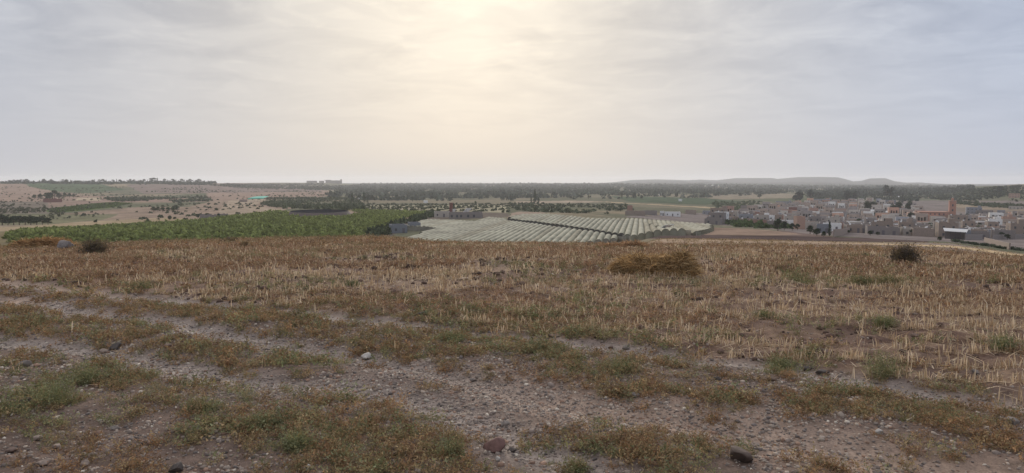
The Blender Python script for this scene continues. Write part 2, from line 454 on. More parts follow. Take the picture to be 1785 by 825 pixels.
def land_colour(x, y, z):
    px, py = project(x, y, z)
    d = np.hypot(x, y)
    wx = (fbm(x / 25, y / 25, 3, 51) - .5) * 8
    wy = (fbm(x / 40, y / 40, 3, 52) - .5) * 1.6
    n1 = fbm(x / 90, y / 220, 4, 53); n2 = fbm(x / 300, y / 700, 4, 54)
    c = np.empty(x.shape + (3,))
    base = np.array([.15, .145, .10]); tan_ = np.array([.30, .24, .17]); gr = np.array([.09, .11, .06])
    w = (np.clip((n1 - .48) * 6, 0, 1) * np.where((d > 700) & (px > 430), .45, 1))[..., None]; w2 = np.clip((n2 - .5) * 6, 0, 1)[..., None]
    c[:] = base * (1 - w) + tan_ * w; c = c * (1 - w2 * .6) + gr * w2 * .6
    hills = (d > 6000)[..., None]
    c = np.where(hills, np.array([.10, .10, .10]) * (.6 + .8 * fbm(np.arctan2(x, y) * 90, d / 500, 3, 55))[..., None], c)
    for nm, P, k in FIELDS:
        if nm == 'plastic': m = in_poly(px, py, P)
        else: m = in_poly(px + wx, py + wy * (.3 if nm in ('dark','pale') else 1), P)
        v = (.58 + .46 * fbm(x / 12, y / 30, 3, 60))[..., None]
        c = np.where((m & (d > 130))[..., None], np.array(k) * v, c)
    # crop lines on the open fields
    return c
def near_colour(x, y, z):
    """soil, gravel and litter colours of the hilltop"""
    d = np.hypot(x, y)
    r = rut_mask(x, y)
    s = np.clip(field_side(x, y) / .7, 0, 1)
    n = fbm(x * .8, y * .8, 4, 21); n3 = fbm(x * 3.1, y * 3.1, 4, 22); nb = fbm(x * .22, y * .22, 3, 23)
    soil_t = np.array([.15, .105, .082]); soil_f = np.array([.13, .078, .056])
    grav = np.array([.29, .24, .205]); dust = np.array([.34, .24, .175]); lit = np.array([.29, .195, .125]); red = np.array([.29, .165, .10])
    k = lambda a: np.clip(a, 0, 1)[..., None]
    c = soil_t * (1 - s[..., None]) + soil_f * s[..., None]
    c = c * (1 - k((n - .45) * 3) * .5) + (soil_t * .7) * k((n - .45) * 3) * .5
    c = c * (1 - k(r * 1.1)) + grav * k(r * 1.1)
    c = c * (1 - k((nb - .5) * 8) * k(r * 1.4) * .75) + dust * k((nb - .5) * 8) * k(r * 1.4) * .75
    dk = np.exp(-(seg_dist(x, y, RUTS[0][0][6:]) / .45)**2)[..., None] * k((x + 1.0) / 1.5) * .8
    c = c * (1 - dk) + dust * dk
    # litter of broken straw in the field
    f = k((n3 - .42) * 4) * s[..., None] * .55
    c = c * (1 - f) + lit * f
    f = k((nb - .42) * 4) * k((d - 14) / 14) * s[..., None] * .5
    c = c * (1 - f) + red * f
    # bare slope beyond the brow, on the right: pale dry bands along the contour
    az = np.arctan2(x, y)
    px, py = project(x, y, z)
    band = k((np.sin(d / 7.5 + 3 * fbm(x / 14, y / 14, 3, 25) * 2) + .1) * 1.6)
    g = k((d - 48) / 18) * k((px - 1380) / 160)
    c = c * (1 - g) + (np.array([.50, .36, .20]) * band + np.array([.20, .15, .12]) * (1 - band)) * g
    g = k((d - 40) / 25) * k((px - 1020) / 60) * (1 - k((px - 1380) / 160))
    c = c * (1 - g * .8) + np.array([.34, .235, .15]) * g * .8
    return c

# ------------------------------------------------------------------ ground sheet
rows = [0.6, 1.2, 2.0, 2.7, 3.2, 3.6]
d = 3.7
while d < 48:
    rows.append(d); d += max(.011, 0.88 * d * d / 1252)
while d < 12500:
    rows.append(d); d *= 1.0118
rows.append(12500); rows = np.array(rows)
azv = np.linspace(R(-47), R(47), 1440)
side = np.linspace(R(47), R(313), 84)[1:-1]
az = np.concatenate([azv, side]); NA = len(az); NR = len(rows)
AZ, D = np.meshgrid(az, rows)
X, Y = D * np.sin(AZ), D * np.cos(AZ)
AZw = np.arctan2(X, Y)
Z = elev(X, Y)
nearrow = rows < 120
Z[nearrow] += near_detail(X[nearrow], Y[nearrow])
col = np.zeros((NR, NA, 3))
split = int(np.searchsorted(rows, 60)); s2 = int(np.searchsorted(rows, 150))
nc = near_colour(X[:s2], Y[:s2], Z[:s2]); lc = land_colour(X[split:], Y[split:], Z[split:])
col[:split] = nc[:split]; col[s2:] = lc[s2 - split:]
w = np.clip((rows[split:s2] - 118) / 30, 0, 1)[:, None, None]
col[split:s2] = nc[split:] * (1 - w) + lc[:s2 - split] * w
ii, jj = np.meshgrid(np.arange(NR - 1), np.arange(NA), indexing='ij')
j2 = (jj + 1) % NA
Q = np.stack([ii * NA + jj, ii * NA + j2, (ii + 1) * NA + j2, (ii + 1) * NA + jj], -1)
V = np.stack([X, Y, Z], -1).reshape(-1, 3); COLV = col.reshape(-1, 3)
PX, PY = project(X, Y, Z)
Dq = D[:-1]; Xq, Yq = X[:-1], Y[:-1]
rq = np.zeros_like(Dq); nb_ = int(np.searchsorted(rows, 60))
rq[:nb_] = rut_mask(Xq[:nb_], Yq[:nb_])
fs = field_side(Xq, Yq)
cls = np.zeros(Dq.shape, int)                              # 0 verge ground
cls[fs > 0] = 1                                            # stubble field
cls[(rq > .35) & (Dq < 60)] = 2                            # track
vp = project(X[:-1], Y[:-1], Z[:-1])
cls[Dq > 135] = 3                                          # valley
for nm, P, k in FIELDS:
    if nm in ('dark', 'soil'): cls[in_poly(vp[0], vp[1], P) & (Dq > 135)] = 4
cls[Dq > 6000] = 5
def sub(name, mask, mat, label=None):
    q = Q[mask]; u, inv = np.unique(q, return_inverse=True)
    o = mesh(name, V[u], inv.reshape(q.shape), COLV[u], mat, smooth=True)
    o['kind'] = 'structure'
    if label: o['label'] = label
    return o
sub('ground', cls == 0, M_GROUND, 'stony brown hilltop ground beside and between the wheel ruts')
sub('stubble_field', cls == 1, M_GROUND, 'ploughed stubble field running to the brow of the hill')
sub('dirt_track', cls == 2, M_GROUND, 'gravelly wheel ruts of the farm track crossing the hilltop')
sub('valley', cls == 3, M_LAND, 'broad hazy farming valley below the hill')
sub('ploughed_land', cls == 4, M_LAND, 'bare dark ploughed strip between the hilltop and the village')
sub('hills', cls == 5, M_LAND, 'low bluish hills on the horizon')
del Q, cls, rq, fs, vp, PX, PY

# ------------------------------------------------------------------ haze
M_HAZE = bpy.data.materials.new('haze'); M_HAZE.use_nodes = True
nt = M_HAZE.node_tree; nt.nodes.clear()
pv = nt.nodes.new('ShaderNodeVolumePrincipled'); out = nt.nodes.new('ShaderNodeOutputMaterial')
pv.inputs['Color'].default_value = (.95, .965, 1.0, 1)
pv.inputs['Density'].default_value = .85e-4
pv.inputs['Anisotropy'].default_value = .4
nt.links.new(pv.outputs[0], out.inputs['Volume'])
hz = MB().span(-13000, 13000, -13000, 13000, float(V[:, 2].min()) - 1.5, 62).build('haze', M_HAZE)
tag(hz, 'thin pale haze filling the valley air', kind='stuff')
# ------------------------------------------------------------------ scattering helpers
def frustum_pts(n, d0, d1, power=2.0):
    """points spread evenly over the ground sector in view between two distances"""
    lim = R(46) if d1 <= 16 else (R(43) if d1 <= 30 else R(40)); n_ = n
    a = rng.uniform(-lim, lim, n); d = np.sqrt(rng.uniform(d0 * d0, d1 * d1, n))
    return d * np.sin(a), d * np.cos(a)
def tile(protos, x, y, z, sc, rz, tint=None, tilt=None):
    """merge copies of small prototype shapes (V, F, C) into one big array set"""
    Vs, Fs, Cs = [], [], []; base = 0
    which = rng.integers(0, len(protos), len(x))
    for k, (pv_, pf, pc) in enumerate(protos):
        i = np.nonzero(which == k)[0]
        if not len(i): continue
        c, s = np.cos(rz[i])[:, None], np.sin(rz[i])[:, None]
        S = sc[i] if sc.ndim == 2 else np.repeat(sc[i][:, None], 3, 1)
        vx = pv_[None, :, 0] * S[:, :1]; vy = pv_[None, :, 1] * S[:, 1:2]; vz = pv_[None, :, 2] * S[:, 2:3]
        if tilt is not None:
            t = tilt[i][:, None]; vy, vz = vy * np.cos(t) - vz * np.sin(t), vy * np.sin(t) + vz * np.cos(t)
        X_ = vx * c - vy * s + x[i][:, None]; Y_ = vx * s + vy * c + y[i][:, None]; Z_ = vz + z[i][:, None]
        n = pv_.shape[0]
        Vs.append(np.stack([X_, Y_, Z_], -1).reshape(-1, 3))
        Fs.append((pf[None] + (np.arange(len(i)) * n)[:, None, None] + base).reshape(-1, pf.shape[1]))
        cc = np.repeat(pc[None], len(i), 0)
        if tint is not None: cc = cc * tint[i][:, None, :]
        Cs.append(cc.reshape(-1, 3)); base += len(i) * n
    return np.concatenate(Vs), np.concatenate(Fs), np.concatenate(Cs)
def rnd_unit(n):
    v = rng.normal(size=(n, 3)); return v / np.linalg.norm(v, axis=1)[:, None]
def cards(P, size, col, flat=0.0):
    """one small leaf-shaped quad at each point, random facing"""
    n = len(P); a = rnd_unit(n); b = np.cross(a, rnd_unit(n)); b /= np.linalg.norm(b, axis=1)[:, None]
    s = (size * rng.uniform(.6, 1.4, n))[:, None]
    V_ = np.stack([P - a * s, P + b * s * .55, P + a * s, P - b * s * .55], 1).reshape(-1, 3)
    F_ = np.arange(4 * n).reshape(-1, 4)
    return V_, F_, np.repeat(col, 4, 0)

# ------------------------------------------------------------------ trees
def crown(shape, n_blobs, n_cards, size, base, seed):
    global rng
    keep = rng; rng = np.random.default_rng(seed)
    Pl, Cl = [], []
    for k in range(n_blobs):
        a = rng.uniform(0, 2 * pi); h = rng.uniform(0, 1)
        if shape == 'round':
            th = rng.uniform(-.55, 1.5); rr = 2.3 * cos(th) * rng.uniform(.55, 1); c = np.array([rr * cos(a), rr * sin(a), 3.9 + 2.9 * sin(th)]); br = rng.uniform(.9, 1.45)
        elif shape == 'tall':
            h = rng.uniform(0, 1) ** .9; rr = 2.3 * (1 - abs(h - .45) * 1.1) * rng.uniform(.3, 1); c = np.array([rr * cos(a), rr * sin(a), 2.2 + 6.8 * h]); br = rng.uniform(.8, 1.4)
        elif shape == 'cypress':
            h = (k + rng.uniform(0, 1)) / n_blobs; rr = .28 * (1 - h) ** .5; c = np.array([rr * cos(a), rr * sin(a), .9 + 8.6 * h]); br = .95 * (1 - h) ** .6 * (.45 + .55 * min(1, h * 6)) + .12
        elif shape == 'pine':
            h = (k + rng.uniform(0, 1)) / n_blobs; rr = 1.5 * (1 - h) * rng.uniform(.3, 1); c = np.array([rr * cos(a), rr * sin(a), 1.2 + 7.6 * h]); br = 1.0 * (1 - h) + .25
        elif shape == 'bush':
            rr = 1.6 * rng.uniform(0, 1) ** .6; c = np.array([rr * cos(a), rr * sin(a), .5 + 1.1 * rng.uniform(0, 1) * (1.25 - rr / 1.7)]); br = rng.uniform(.4, .75)
        elif shape == 'olive':
            rr = 1.5 * rng.uniform(.2, 1); c = np.array([rr * cos(a), rr * sin(a), 1.7 + 1.5 * rng.uniform(0, 1) * (1.3 - rr / 1.6)]); br = rng.uniform(.5, .8)
        m = max(3, n_cards // n_blobs)
        q = rnd_unit(m) * (rng.uniform(.35, 1, m) ** .5)[:, None] * br * np.array([1, 1, .8])
        if shape == 'cypress': q[:, 2] *= 1.3
        tone = np.array(base) * rng.uniform(.65, 1.4)
        Pl.append(c + q); Cl.append(tone[None] * rng.uniform(.7, 1.35, (m, 1)) * np.array([1 + rng.uniform(-.12, .12), 1, 1 + rng.uniform(-.1, .1)]))
    P = np.concatenate(Pl); r = cards(P, size, np.concatenate(Cl)); rng = keep
    return r
HGT = dict(round=8.2, tall=10.2, cypress=9.9, pine=9.4, bush=2.2, olive=3.7)
def trunk(shape):
    m = MB()
    if shape == 'cypress': m.tube((0, 0, 0), (0, 0, 2.2), .16, .12).tube((0, 0, 2.2), (.03, 0, 8.6), .12, .03)
    elif shape == 'pine': m.tube((0, 0, 0), (.05, 0, 2.2), .22, .17).tube((.05, 0, 2.2), (0, 0, 8.3), .17, .03)
    elif shape == 'bush':
        for a in (0.2, 1.9, 3.3, 5.0): m.tube((0, 0, 0), (.8 * cos(a), .8 * sin(a), 1.3), .06, .02)
    else:
        top = dict(round=1.8, tall=2.4, olive=1.1)[shape]; r0 = dict(round=.3, tall=.28, olive=.2)[shape]
        m.tube((0, 0, 0), (.1, .05, top), r0, r0 * .7)
        H = HGT[shape]
        for a in (.4, 1.7, 2.9, 4.2, 5.4): m.tube((.1, .05, top * .9), (.28 * H * .62 * cos(a), .28 * H * .62 * sin(a), H * .72), r0 * .5, .04)
        m.tube((.1, .05, top), (0, 0, H * .85), r0 * .6, .05)
    return m
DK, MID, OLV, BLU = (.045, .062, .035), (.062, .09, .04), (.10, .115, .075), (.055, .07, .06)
TREES = {}
def tree_proto(key, shape, base, fine_, seed):
    if key in TREES: return TREES[key]
    nb_, nc_, sz = {'round': (24, 1300, .34), 'tall': (28, 1500, .34), 'cypress': (22, 800, .22), 'pine': (20, 800, .26), 'bush': (14, 700, .15), 'olive': (12, 600, .20)}[shape]
    if not fine_: nc_ //= 5; sz *= 2.1
    v, f, c = crown(shape, nb_, nc_, sz, base, seed)
    TREES[key] = (mesh('crown', v, f, c, M_LEAF, link=False), shape, trunk(shape), {})
    return TREES[key]
TRUNKS = {}
def put_tree(shape, base, x, y, h, label, group=None, cat='tree', name=None, wide=1.0, fine_=True, with_trunk=True):
    seed = rng.integers(0, 3)
    key = (shape, base, bool(fine_), int(seed))
    me, sh, tm, _ = tree_proto(key, shape, base, fine_, 100 + int(seed) * 7 + len(shape))
    z = float(gz(np.array([x]), np.array([y]))[0])
    nm = name or {'cypress': 'cypress_tree', 'olive': 'olive_tree', 'bush': 'shrub', 'pine': 'pine_tree'}.get(shape, 'broadleaf_tree')
    e = empty(nm, (x, y, z - .05), rng.uniform(0, 6.28)); s = h / HGT[shape]; e.scale = (s * wide, s * wide, s)
    c = bpy.data.objects.new('crown' if shape != 'bush' else 'foliage', me); C.objects.link(c); c.parent = e
    if with_trunk:
        if shape not in TRUNKS:
            t = tm.build('trunk' if shape != 'bush' else 'stem', M_BARK, e); TRUNKS[shape] = t
        else:
            t = TRUNKS[shape].copy(); C.objects.link(t); t.parent = e
    tag(e, label, cat, group)
    return e
def tree_at(shape, base, px, py, hpx, label, group=None, **k):
    x, y, z = hit(px, py); d_ = math.hypot(x, y)
    return put_tree(shape, base, x, y, hpx * d_ / F, label, group, fine_=d_ < 1500, **k)

# two cypresses and their neighbours on the plain, clumps and lone trees, each as surveyed
tree_at('pine', DK, 614, 355, 19, 'left dark conifer of the two beyond the citrus grove')
tree_at('pine', DK, 634.5, 354, 20, 'right dark conifer of the two beyond the citrus grove')
tree_at('pine', DK, 641, 354, 10, 'short dark conifer beside the right one of the pair', name='young_conifer')
tree_at('cypress', DK, 932.5, 355, 26, 'tallest dark cypress behind the greenhouses', wide=1.2)
tree_at('cypress', DK, 926, 355, 14, 'short cypress just left of the tallest cypress', wide=1.3)
tree_at('cypress', DK, 939, 355, 12, 'short cypress just right of the tallest cypress', wide=1.3)
tree_at('cypress', DK, 1084, 347, 16, 'lone thin cypress on the plain right of the greenhouse ridge', wide=.9)
tree_at('cypress', DK, 719, 352, 9, 'small cypress left of the small white roof on the plain')
tree_at('cypress', DK, 710, 350, 12, 'thin pole-like cypress left of the small white roof', wide=.6)
tree_at('round', MID, 829, 358, 8, 'round tree among the orchard rows behind the farmhouse')
tree_at('round', DK, 545, 379, 8, 'round dark shrub tree on the bank of the reservoir', wide=1.5)
for i, (px, h) in enumerate([(4, 17), (14, 13), (24, 15), (34, 15), (44, 14), (54, 14), (64, 13), (74, 12), (84, 11)]):
    tree_at('round', DK, px, 393 - i * .15, h, 'dark bushy tree in the dense hedge row at the left edge', 'dark hedge row trees at the left', wide=1.5)
for i, (px, py, h) in enumerate([(60, 347, 7), (70, 347, 8), (80, 346, 9), (86, 350, 13), (95, 346, 13), (103, 347, 9), (112, 345, 8), (121, 345, 7), (128, 345, 6)]):
    tree_at('round', DK if i % 2 else MID, px, py, h, 'dark tree in the clump by the ruined red wall at left', 'clump of trees by the ruined wall', wide=1.3)
for i, (px, py) in enumerate([(268, 369), (275, 369), (284, 370), (293, 370), (302, 369), (309, 368)]):
    tree_at('round', MID, px, py, 8.5, 'green tree in the small clump on the tan slope', 'small green clump on the tan slope', wide=1.3)
tree_at('round', DK, 296, 384, 8, 'dark round bush tree left of the pale ruined walls', wide=1.3)
tree_at('round', DK, 305, 383, 5, 'low dark bush beside the round dark bush tree', wide=1.8)
tree_at('round', DK, 345, 381, 8, 'dark tree beside the left pale ruined wall', wide=1.1)
tree_at('round', DK, 381, 381, 9, 'dark tree between the two pale ruined walls', wide=.8)
for px, py, h in [(197, 396, 5), (231, 396, 8), (224, 397, 6), (240, 395, 6), (262, 394, 4), (285, 393, 5), (297, 392, 4)]:
    tree_at('bush', DK, px, py, h, 'dark bush on the far edge of the citrus grove', 'dark bushes along the grove edge', cat='bush', wide=1.2)
for px, py, h in [(93, 383, 3.4), (100, 383, 3.2), (112, 382.5, 3.5), (117, 382, 3.4), (121, 382, 5.5), (133, 378, 5), (141, 379, 4), (147, 378, 4.5), (155, 377, 4), (163, 377, 4.2), (171, 376, 4), (180, 375.5, 3.5)]:
    tree_at('olive', OLV, px, py, h, 'small tree in the thin row above the long tan field', 'thin row of young trees above the tan field')
# ridge trees on the left skyline
ridge = [(20,4),(24,3.4),(28,4.6),(34,4.4),(40,4.8),(45,4.4),(50,5.4),(80,5.6),(86,4),(92,5),(108,4),(113,4.6),(119,5),(126,4.4),(134,4),(141,3.8),(149,3.8),(156,3.6),(164,4.4),(168,5)]
ridge += [(x_, 3 + 2.4 * abs(sin(x_ * 1.7))) for x_ in range(176, 262, 6)] + [(266, 7), (271, 8), (277, 7.4)] + [(x_, 3 + 3.2 * abs(sin(x_ * 2.3))) for x_ in range(284, 356, 5)]
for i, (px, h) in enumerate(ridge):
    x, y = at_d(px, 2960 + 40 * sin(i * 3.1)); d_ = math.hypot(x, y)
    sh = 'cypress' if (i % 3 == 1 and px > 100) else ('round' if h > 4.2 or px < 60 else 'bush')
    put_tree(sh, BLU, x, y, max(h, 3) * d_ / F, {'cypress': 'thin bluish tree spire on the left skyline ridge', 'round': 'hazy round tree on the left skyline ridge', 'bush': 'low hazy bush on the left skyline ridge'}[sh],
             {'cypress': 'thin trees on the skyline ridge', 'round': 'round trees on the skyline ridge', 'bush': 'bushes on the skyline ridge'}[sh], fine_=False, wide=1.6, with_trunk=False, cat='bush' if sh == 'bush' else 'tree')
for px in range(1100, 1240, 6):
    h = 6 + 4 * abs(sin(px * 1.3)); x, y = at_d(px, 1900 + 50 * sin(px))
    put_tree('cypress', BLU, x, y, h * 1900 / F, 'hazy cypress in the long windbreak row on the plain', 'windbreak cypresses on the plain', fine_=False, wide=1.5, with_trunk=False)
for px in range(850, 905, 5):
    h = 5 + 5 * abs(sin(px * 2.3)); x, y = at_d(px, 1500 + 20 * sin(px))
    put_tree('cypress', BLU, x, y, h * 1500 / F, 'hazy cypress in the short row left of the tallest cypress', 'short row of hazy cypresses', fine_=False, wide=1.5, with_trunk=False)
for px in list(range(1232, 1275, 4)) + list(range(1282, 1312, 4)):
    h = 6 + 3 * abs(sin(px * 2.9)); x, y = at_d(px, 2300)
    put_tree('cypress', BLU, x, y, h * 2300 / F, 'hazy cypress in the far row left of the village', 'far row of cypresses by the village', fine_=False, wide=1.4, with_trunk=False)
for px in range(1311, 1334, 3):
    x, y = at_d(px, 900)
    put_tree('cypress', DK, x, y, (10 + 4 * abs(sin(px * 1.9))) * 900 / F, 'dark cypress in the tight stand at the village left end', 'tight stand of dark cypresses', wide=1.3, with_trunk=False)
# village trees
for px, py, h, w_, sh, lb in [
 (1356, 403, 22, 1.0, 'round', 'big dark tree in front of the village, left of the salmon block'),
 (1367, 402, 16, .9, 'round', 'dark tree touching the big dark tree at its right'),
 (1381, 402, 13, 1.1, 'round', 'dark tree at the foot of the salmon block, left one'),
 (1390, 401, 11, 1.1, 'round', 'dark tree at the foot of the salmon block, right one'),
 (1328, 397, 10, 1.5, 'round', 'green tree right of the white four-window house'),
 (1318, 396, 6, 1.8, 'round', 'low green tree below the white four-window house'),
 (1412, 408, 15, 1.2, 'round', 'leafy green tree just left of the grey house with white roof line'),
 (1424, 411, 13, 1.3, 'round', 'green tree in front of the grey house with white roof line'),
 (1446, 412, 25, 1.3, 'cypress', 'dark cypress at the front of the village beside a grey house'),
 (1436, 413, 10, 1.2, 'round', 'dark bush tree left of the front cypress'),
 (1517, 411, 9, 1.3, 'round', 'green tree before the veranda house at the village front'),
 (1530, 411, 7, 1.4, 'round', 'low green tree right under the veranda house'),
 (1479, 407, 6, 1.3, 'round', 'small dark tree beside the sloping garden wall'),
 (1573, 408, 6, 1.4, 'round', 'small dark tree at the village front near the field end'),
 (1394, 352, 20, 1.5, 'tall', 'tall dark eucalyptus at the back of the village, left one'),
 (1412, 350, 19, 1.4, 'tall', 'tall dark eucalyptus at the back of the village, right one'),
 (1386, 352, 12, 1.3, 'round', 'dark tree leaning at the foot of the left eucalyptus'),
 (1430, 347, 11, 1.3, 'round', 'hazy tree right of the two back eucalyptus'),
 (1478, 352, 20, 1.3, 'tall', 'hazy tall tree mid village, left one'),
 (1490, 350, 17, 1.3, 'tall', 'hazy tall tree mid village, right one'),
 (1512, 372, 21, 1.2, 'tall', 'dark spreading tree left of the white sheds'),
 (1522, 366, 14, 1.3, 'round', 'dark tree behind the spreading tree by the white sheds'),
 (1545, 346, 22, 1.3, 'tall', 'tall hazy tree on the skyline left of the pale far field'),
 (1553, 346, 19, 1.2, 'tall', 'second tall hazy tree by the pale far field'),
 (1556, 376, 19, 1.3, 'tall', 'dark tree right of the white sheds, left one'),
 (1566, 372, 20, 1.1, 'tall', 'dark tree right of the white sheds, middle one'),
 (1573, 357, 17, 1.2, 'cypress', 'pointed tree between the white roofs left of the mosque'),
 (1584, 372, 21, 1.1, 'tall', 'dark tree just left of the red mosque annex'),
 (1588, 385, 14, 1.2, 'round', 'dark tree in front of the red mosque annex'),
 (1599, 380, 9, 1.8, 'round', 'flat dark tree under the red mosque annex'),
 (1617, 380, 9, 1.5, 'round', 'flat dark tree left of the mosque front wing'),
 (1652, 378, 9, 1.8, 'round', 'flat dark tree under the mosque minaret, left one'),
 (1661, 378, 8, 1.8, 'round', 'flat dark tree under the mosque minaret, right one'),
 (1686, 381, 8, 1.4, 'round', 'dark bushy tree on the slope right of the mosque'),
 (1669, 336, 13, 1.1, 'cypress', 'dark pointed tree on the hillside above the mosque'),
 (1646, 333, 9, 1.5, 'tall', 'spreading hazy tree on the hillside above the mosque'),
 (1742, 338, 12, 1.5, 'tall', 'hazy spreading tree on the right hillside'),
 (1745, 417, 11, 1.5, 'round', 'dark tree at the right of the front village wall'),
 (1756, 418, 9, 1.4, 'round', 'dark tree right of its twin at the front wall'),
 (1780, 412, 12, 1.4, 'round', 'dark tree cut by the right edge of the view'),
 (1762, 410, 7, 1.8, 'round', 'low dark tree behind the front wall at right'),
 (1638, 420, 7, 1.6, 'round', 'dark bush tree left of the open white-roofed shed'),
 (1324, 346, 8, 1.3, 'round', 'lone round tree in the dry field behind the village'),
]:
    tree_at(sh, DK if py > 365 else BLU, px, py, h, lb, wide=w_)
for px, py in [(1663,424),(1672,425),(1683,427),(1694,428),(1704,430),(1714,431),(1724,432),(1735,434),(1746,436),(1757,437),(1768,438),(1779,440)]:
    tree_at('bush', OLV if px % 2 else DK, px, py - 2, 7, 'green shrub in the thicket just beyond the right brow', 'shrubs below the right brow', cat='bush', wide=1.4)

ZT = [(1335, 'left end'), (1420, 'left part'), (1500, 'centre'), (1590, 'stretch left of the mosque'), (1690, 'stretch below the mosque'), (9999, 'right end')]
for k_ in range(105):
    px = rng.uniform(1290, 1790); py = rng.uniform(358, 404) if px < 1560 else rng.uniform(378, 412)
    if px < 1400: py = min(py, 392)
    h = rng.uniform(5, 10) * (py - 330) / 62
    zn = next(nm for lim, nm in ZT if px < lim)
    tree_at('round' if rng.random() < .75 else 'tall', DK if rng.random() < .6 else MID, px, py, h, f'dark tree among houses of the village {zn}', 'trees among the village houses', wide=1.35)

# ------------------------------------------------------------------ orchards, woods, citrus grove
def low_crown(base, seed, n=14):
    r = np.random.default_rng(seed); P = r.normal(size=(n, 3)); P /= np.linalg.norm(P, axis=1)[:, None]; P *= r.uniform(.5, 1, (n, 1))
    P[:, 2] = np.abs(P[:, 2]) * 1.0
    global rng
    keep = rng; rng = r
    q = cards(P, .55, np.array(base)[None] * r.uniform(.65, 1.4, (n, 1))); rng = keep
    return q
def grid_pts(P, sp_u, sp_v, ang, dmin, dmax, jit=.25):
    """planting grid over the ground inside a surveyed outline"""
    pr = np.array([hit(min(max(p[0], -150), 1950), p[1])[:2] for p in P])
    lo, hi = pr.min(0) - 30, pr.max(0) + 30
    c = (lo + hi) / 2; L = np.hypot(*(hi - lo)) / 2
    nu, nv = min(int(2 * L / sp_u), 900), min(int(2 * L / sp_v), 900)
    U, Vv = np.meshgrid((np.arange(nu) - nu / 2) * sp_u, (np.arange(nv) - nv / 2) * sp_v)
    U = U + rng.uniform(-jit, jit, U.shape) * sp_u; Vv = Vv + rng.uniform(-jit, jit, Vv.shape) * sp_v
    x = (c[0] + U * sin(ang) + Vv * cos(ang)).ravel(); y = (c[1] + U * cos(ang) - Vv * sin(ang)).ravel()
    d_ = np.hypot(x, y); k = (d_ > dmin) & (d_ < dmax) & (y > 0); x, y, d_ = x[k], y[k], d_[k]
    px, py = project(x, y, elev(x, y)); k = in_poly(px, py, P)
    return x[k], y[k], d_[k]
def mass(name, label, regs):
    Vs, Fs, Cs, b = [], [], [], 0
    for P, spu, spv, ang, dmin, dmax, r0, r1, hz_, base, thr, *jt in regs:
        x, y, d_ = grid_pts(P, spu, spv, ang, dmin, dmax, *(jt or [.25]))
        if thr: k = rng.random(len(x)) < np.clip((fbm(x / 60, y / 90, 4, 77) - thr) * 7 + .45, .04, 1); x, y, d_ = x[k], y[k], d_[k]
        if len(x) > 14000: k = rng.permutation(len(x))[:14000]; x, y, d_ = x[k], y[k], d_[k]
        n = len(x)
        if not n: continue
        s = rng.uniform(r0, r1, n); S = np.stack([s, s, s * hz_ * rng.uniform(.8, 1.25, n)], 1)
        v, f, c = tile([low_crown(base, 5 + i, 16 if r1 < 4 else 12) for i in range(5)], x, y, elev(x, y) + .2, S, rng.uniform(0, 6.28, n), rng.uniform(.75, 1.3, (n, 1)) * np.ones((1, 3)))
        Vs.append(v); Fs.append(f + b); Cs.append(c); b += len(v)
    o = mesh(name, np.concatenate(Vs), np.concatenate(Fs), np.concatenate(Cs), M_LEAF)
    tag(o, label, None, None, 'stuff'); print(name, b); return o
ROWANG = R(11.0)
CIT = [(12, 410), (40, 402.5), (150, 397.5), (300, 388.5), (345, 385.5), (440, 374), (470, 370), (500, 370), (520, 381), (600, 378), (640, 373), (610, 367.5), (750, 370), (690, 386), (640, 418), (600, 440), (14, 440)]
mass('citrus_grove', 'bright green grove planted in long parallel rows below the brow', [
    (CIT, 1.5, 8.2, ROWANG, 255, 700, 1.0, 1.65, 1.05, (.185, .215, .07), 0, .10)])
mass('orchard', 'olive and fruit orchards in dotted rows across the plain', [
    ([(640, 356), (885, 356), (890, 371), (760, 371), (640, 368)], 10, 24, R(12), 500, 1300, 1.7, 2.4, .8, (.075, .085, .05), 0, .08),
    ([(465, 346), (620, 345), (640, 366), (560, 367), (500, 366), (455, 357)], 7, 10, R(25), 500, 1500, 1.6, 3.0, 1.1, (.075, .09, .05), .48),
    ([(885, 355), (1090, 357), (1105, 368), (1060, 374), (900, 369)], 9, 20, R(80), 450, 1400, 1.8, 2.8, .9, (.07, .085, .05), .42),
    ([(180, 346), (360, 344), (375, 353), (300, 356), (200, 351)], 8, 11, R(20), 800, 1700, 1.8, 3.2, 1.1, (.07, .085, .05), .47),
    ([(1240, 352), (1330, 352), (1345, 372), (1250, 369)], 7, 9, R(20), 500, 1400, 1.6, 2.8, 1.0, (.075, .10, .05), .44),
    ([(82, 366), (150, 357), (200, 353), (232, 355), (190, 362), (105, 371)], 3, 6, R(60), 500, 1700, 1.0, 1.6, .8, (.09, .125, .04), 0),
    ([(1250, 387), (1290, 390), (1340, 391), (1380, 399), (1350, 403), (1290, 397)], 5, 5, R(20), 400, 800, 1.5, 2.8, 1.0, (.07, .10, .04), .38),
    ([(640, 409), (700, 388), (752, 373), (770, 375), (700, 393), (665, 418), (640, 430)], 4, 4, R(20), 280, 700, 1.3, 2.4, 1.2, (.06, .075, .04), .36),
    ([(1600, 345), (1640, 334), (1785, 325), (1785, 352), (1690, 350), (1660, 352)], 12, 12, R(20), 900, 2300, 2.5, 4.0, 1.2, (.055, .07, .045), .42),
    ([(1668, 352), (1785, 360), (1785, 366), (1670, 357)], 6, 6, R(20), 800, 1600, 2.0, 3.0, 1.1, (.065, .085, .045), .3),
    ([(1420, 345), (1600, 345), (1600, 356), (1420, 356)], 13, 13, R(20), 900, 1900, 2.5, 4.5, 1.3, (.05, .065, .045), .45),
])
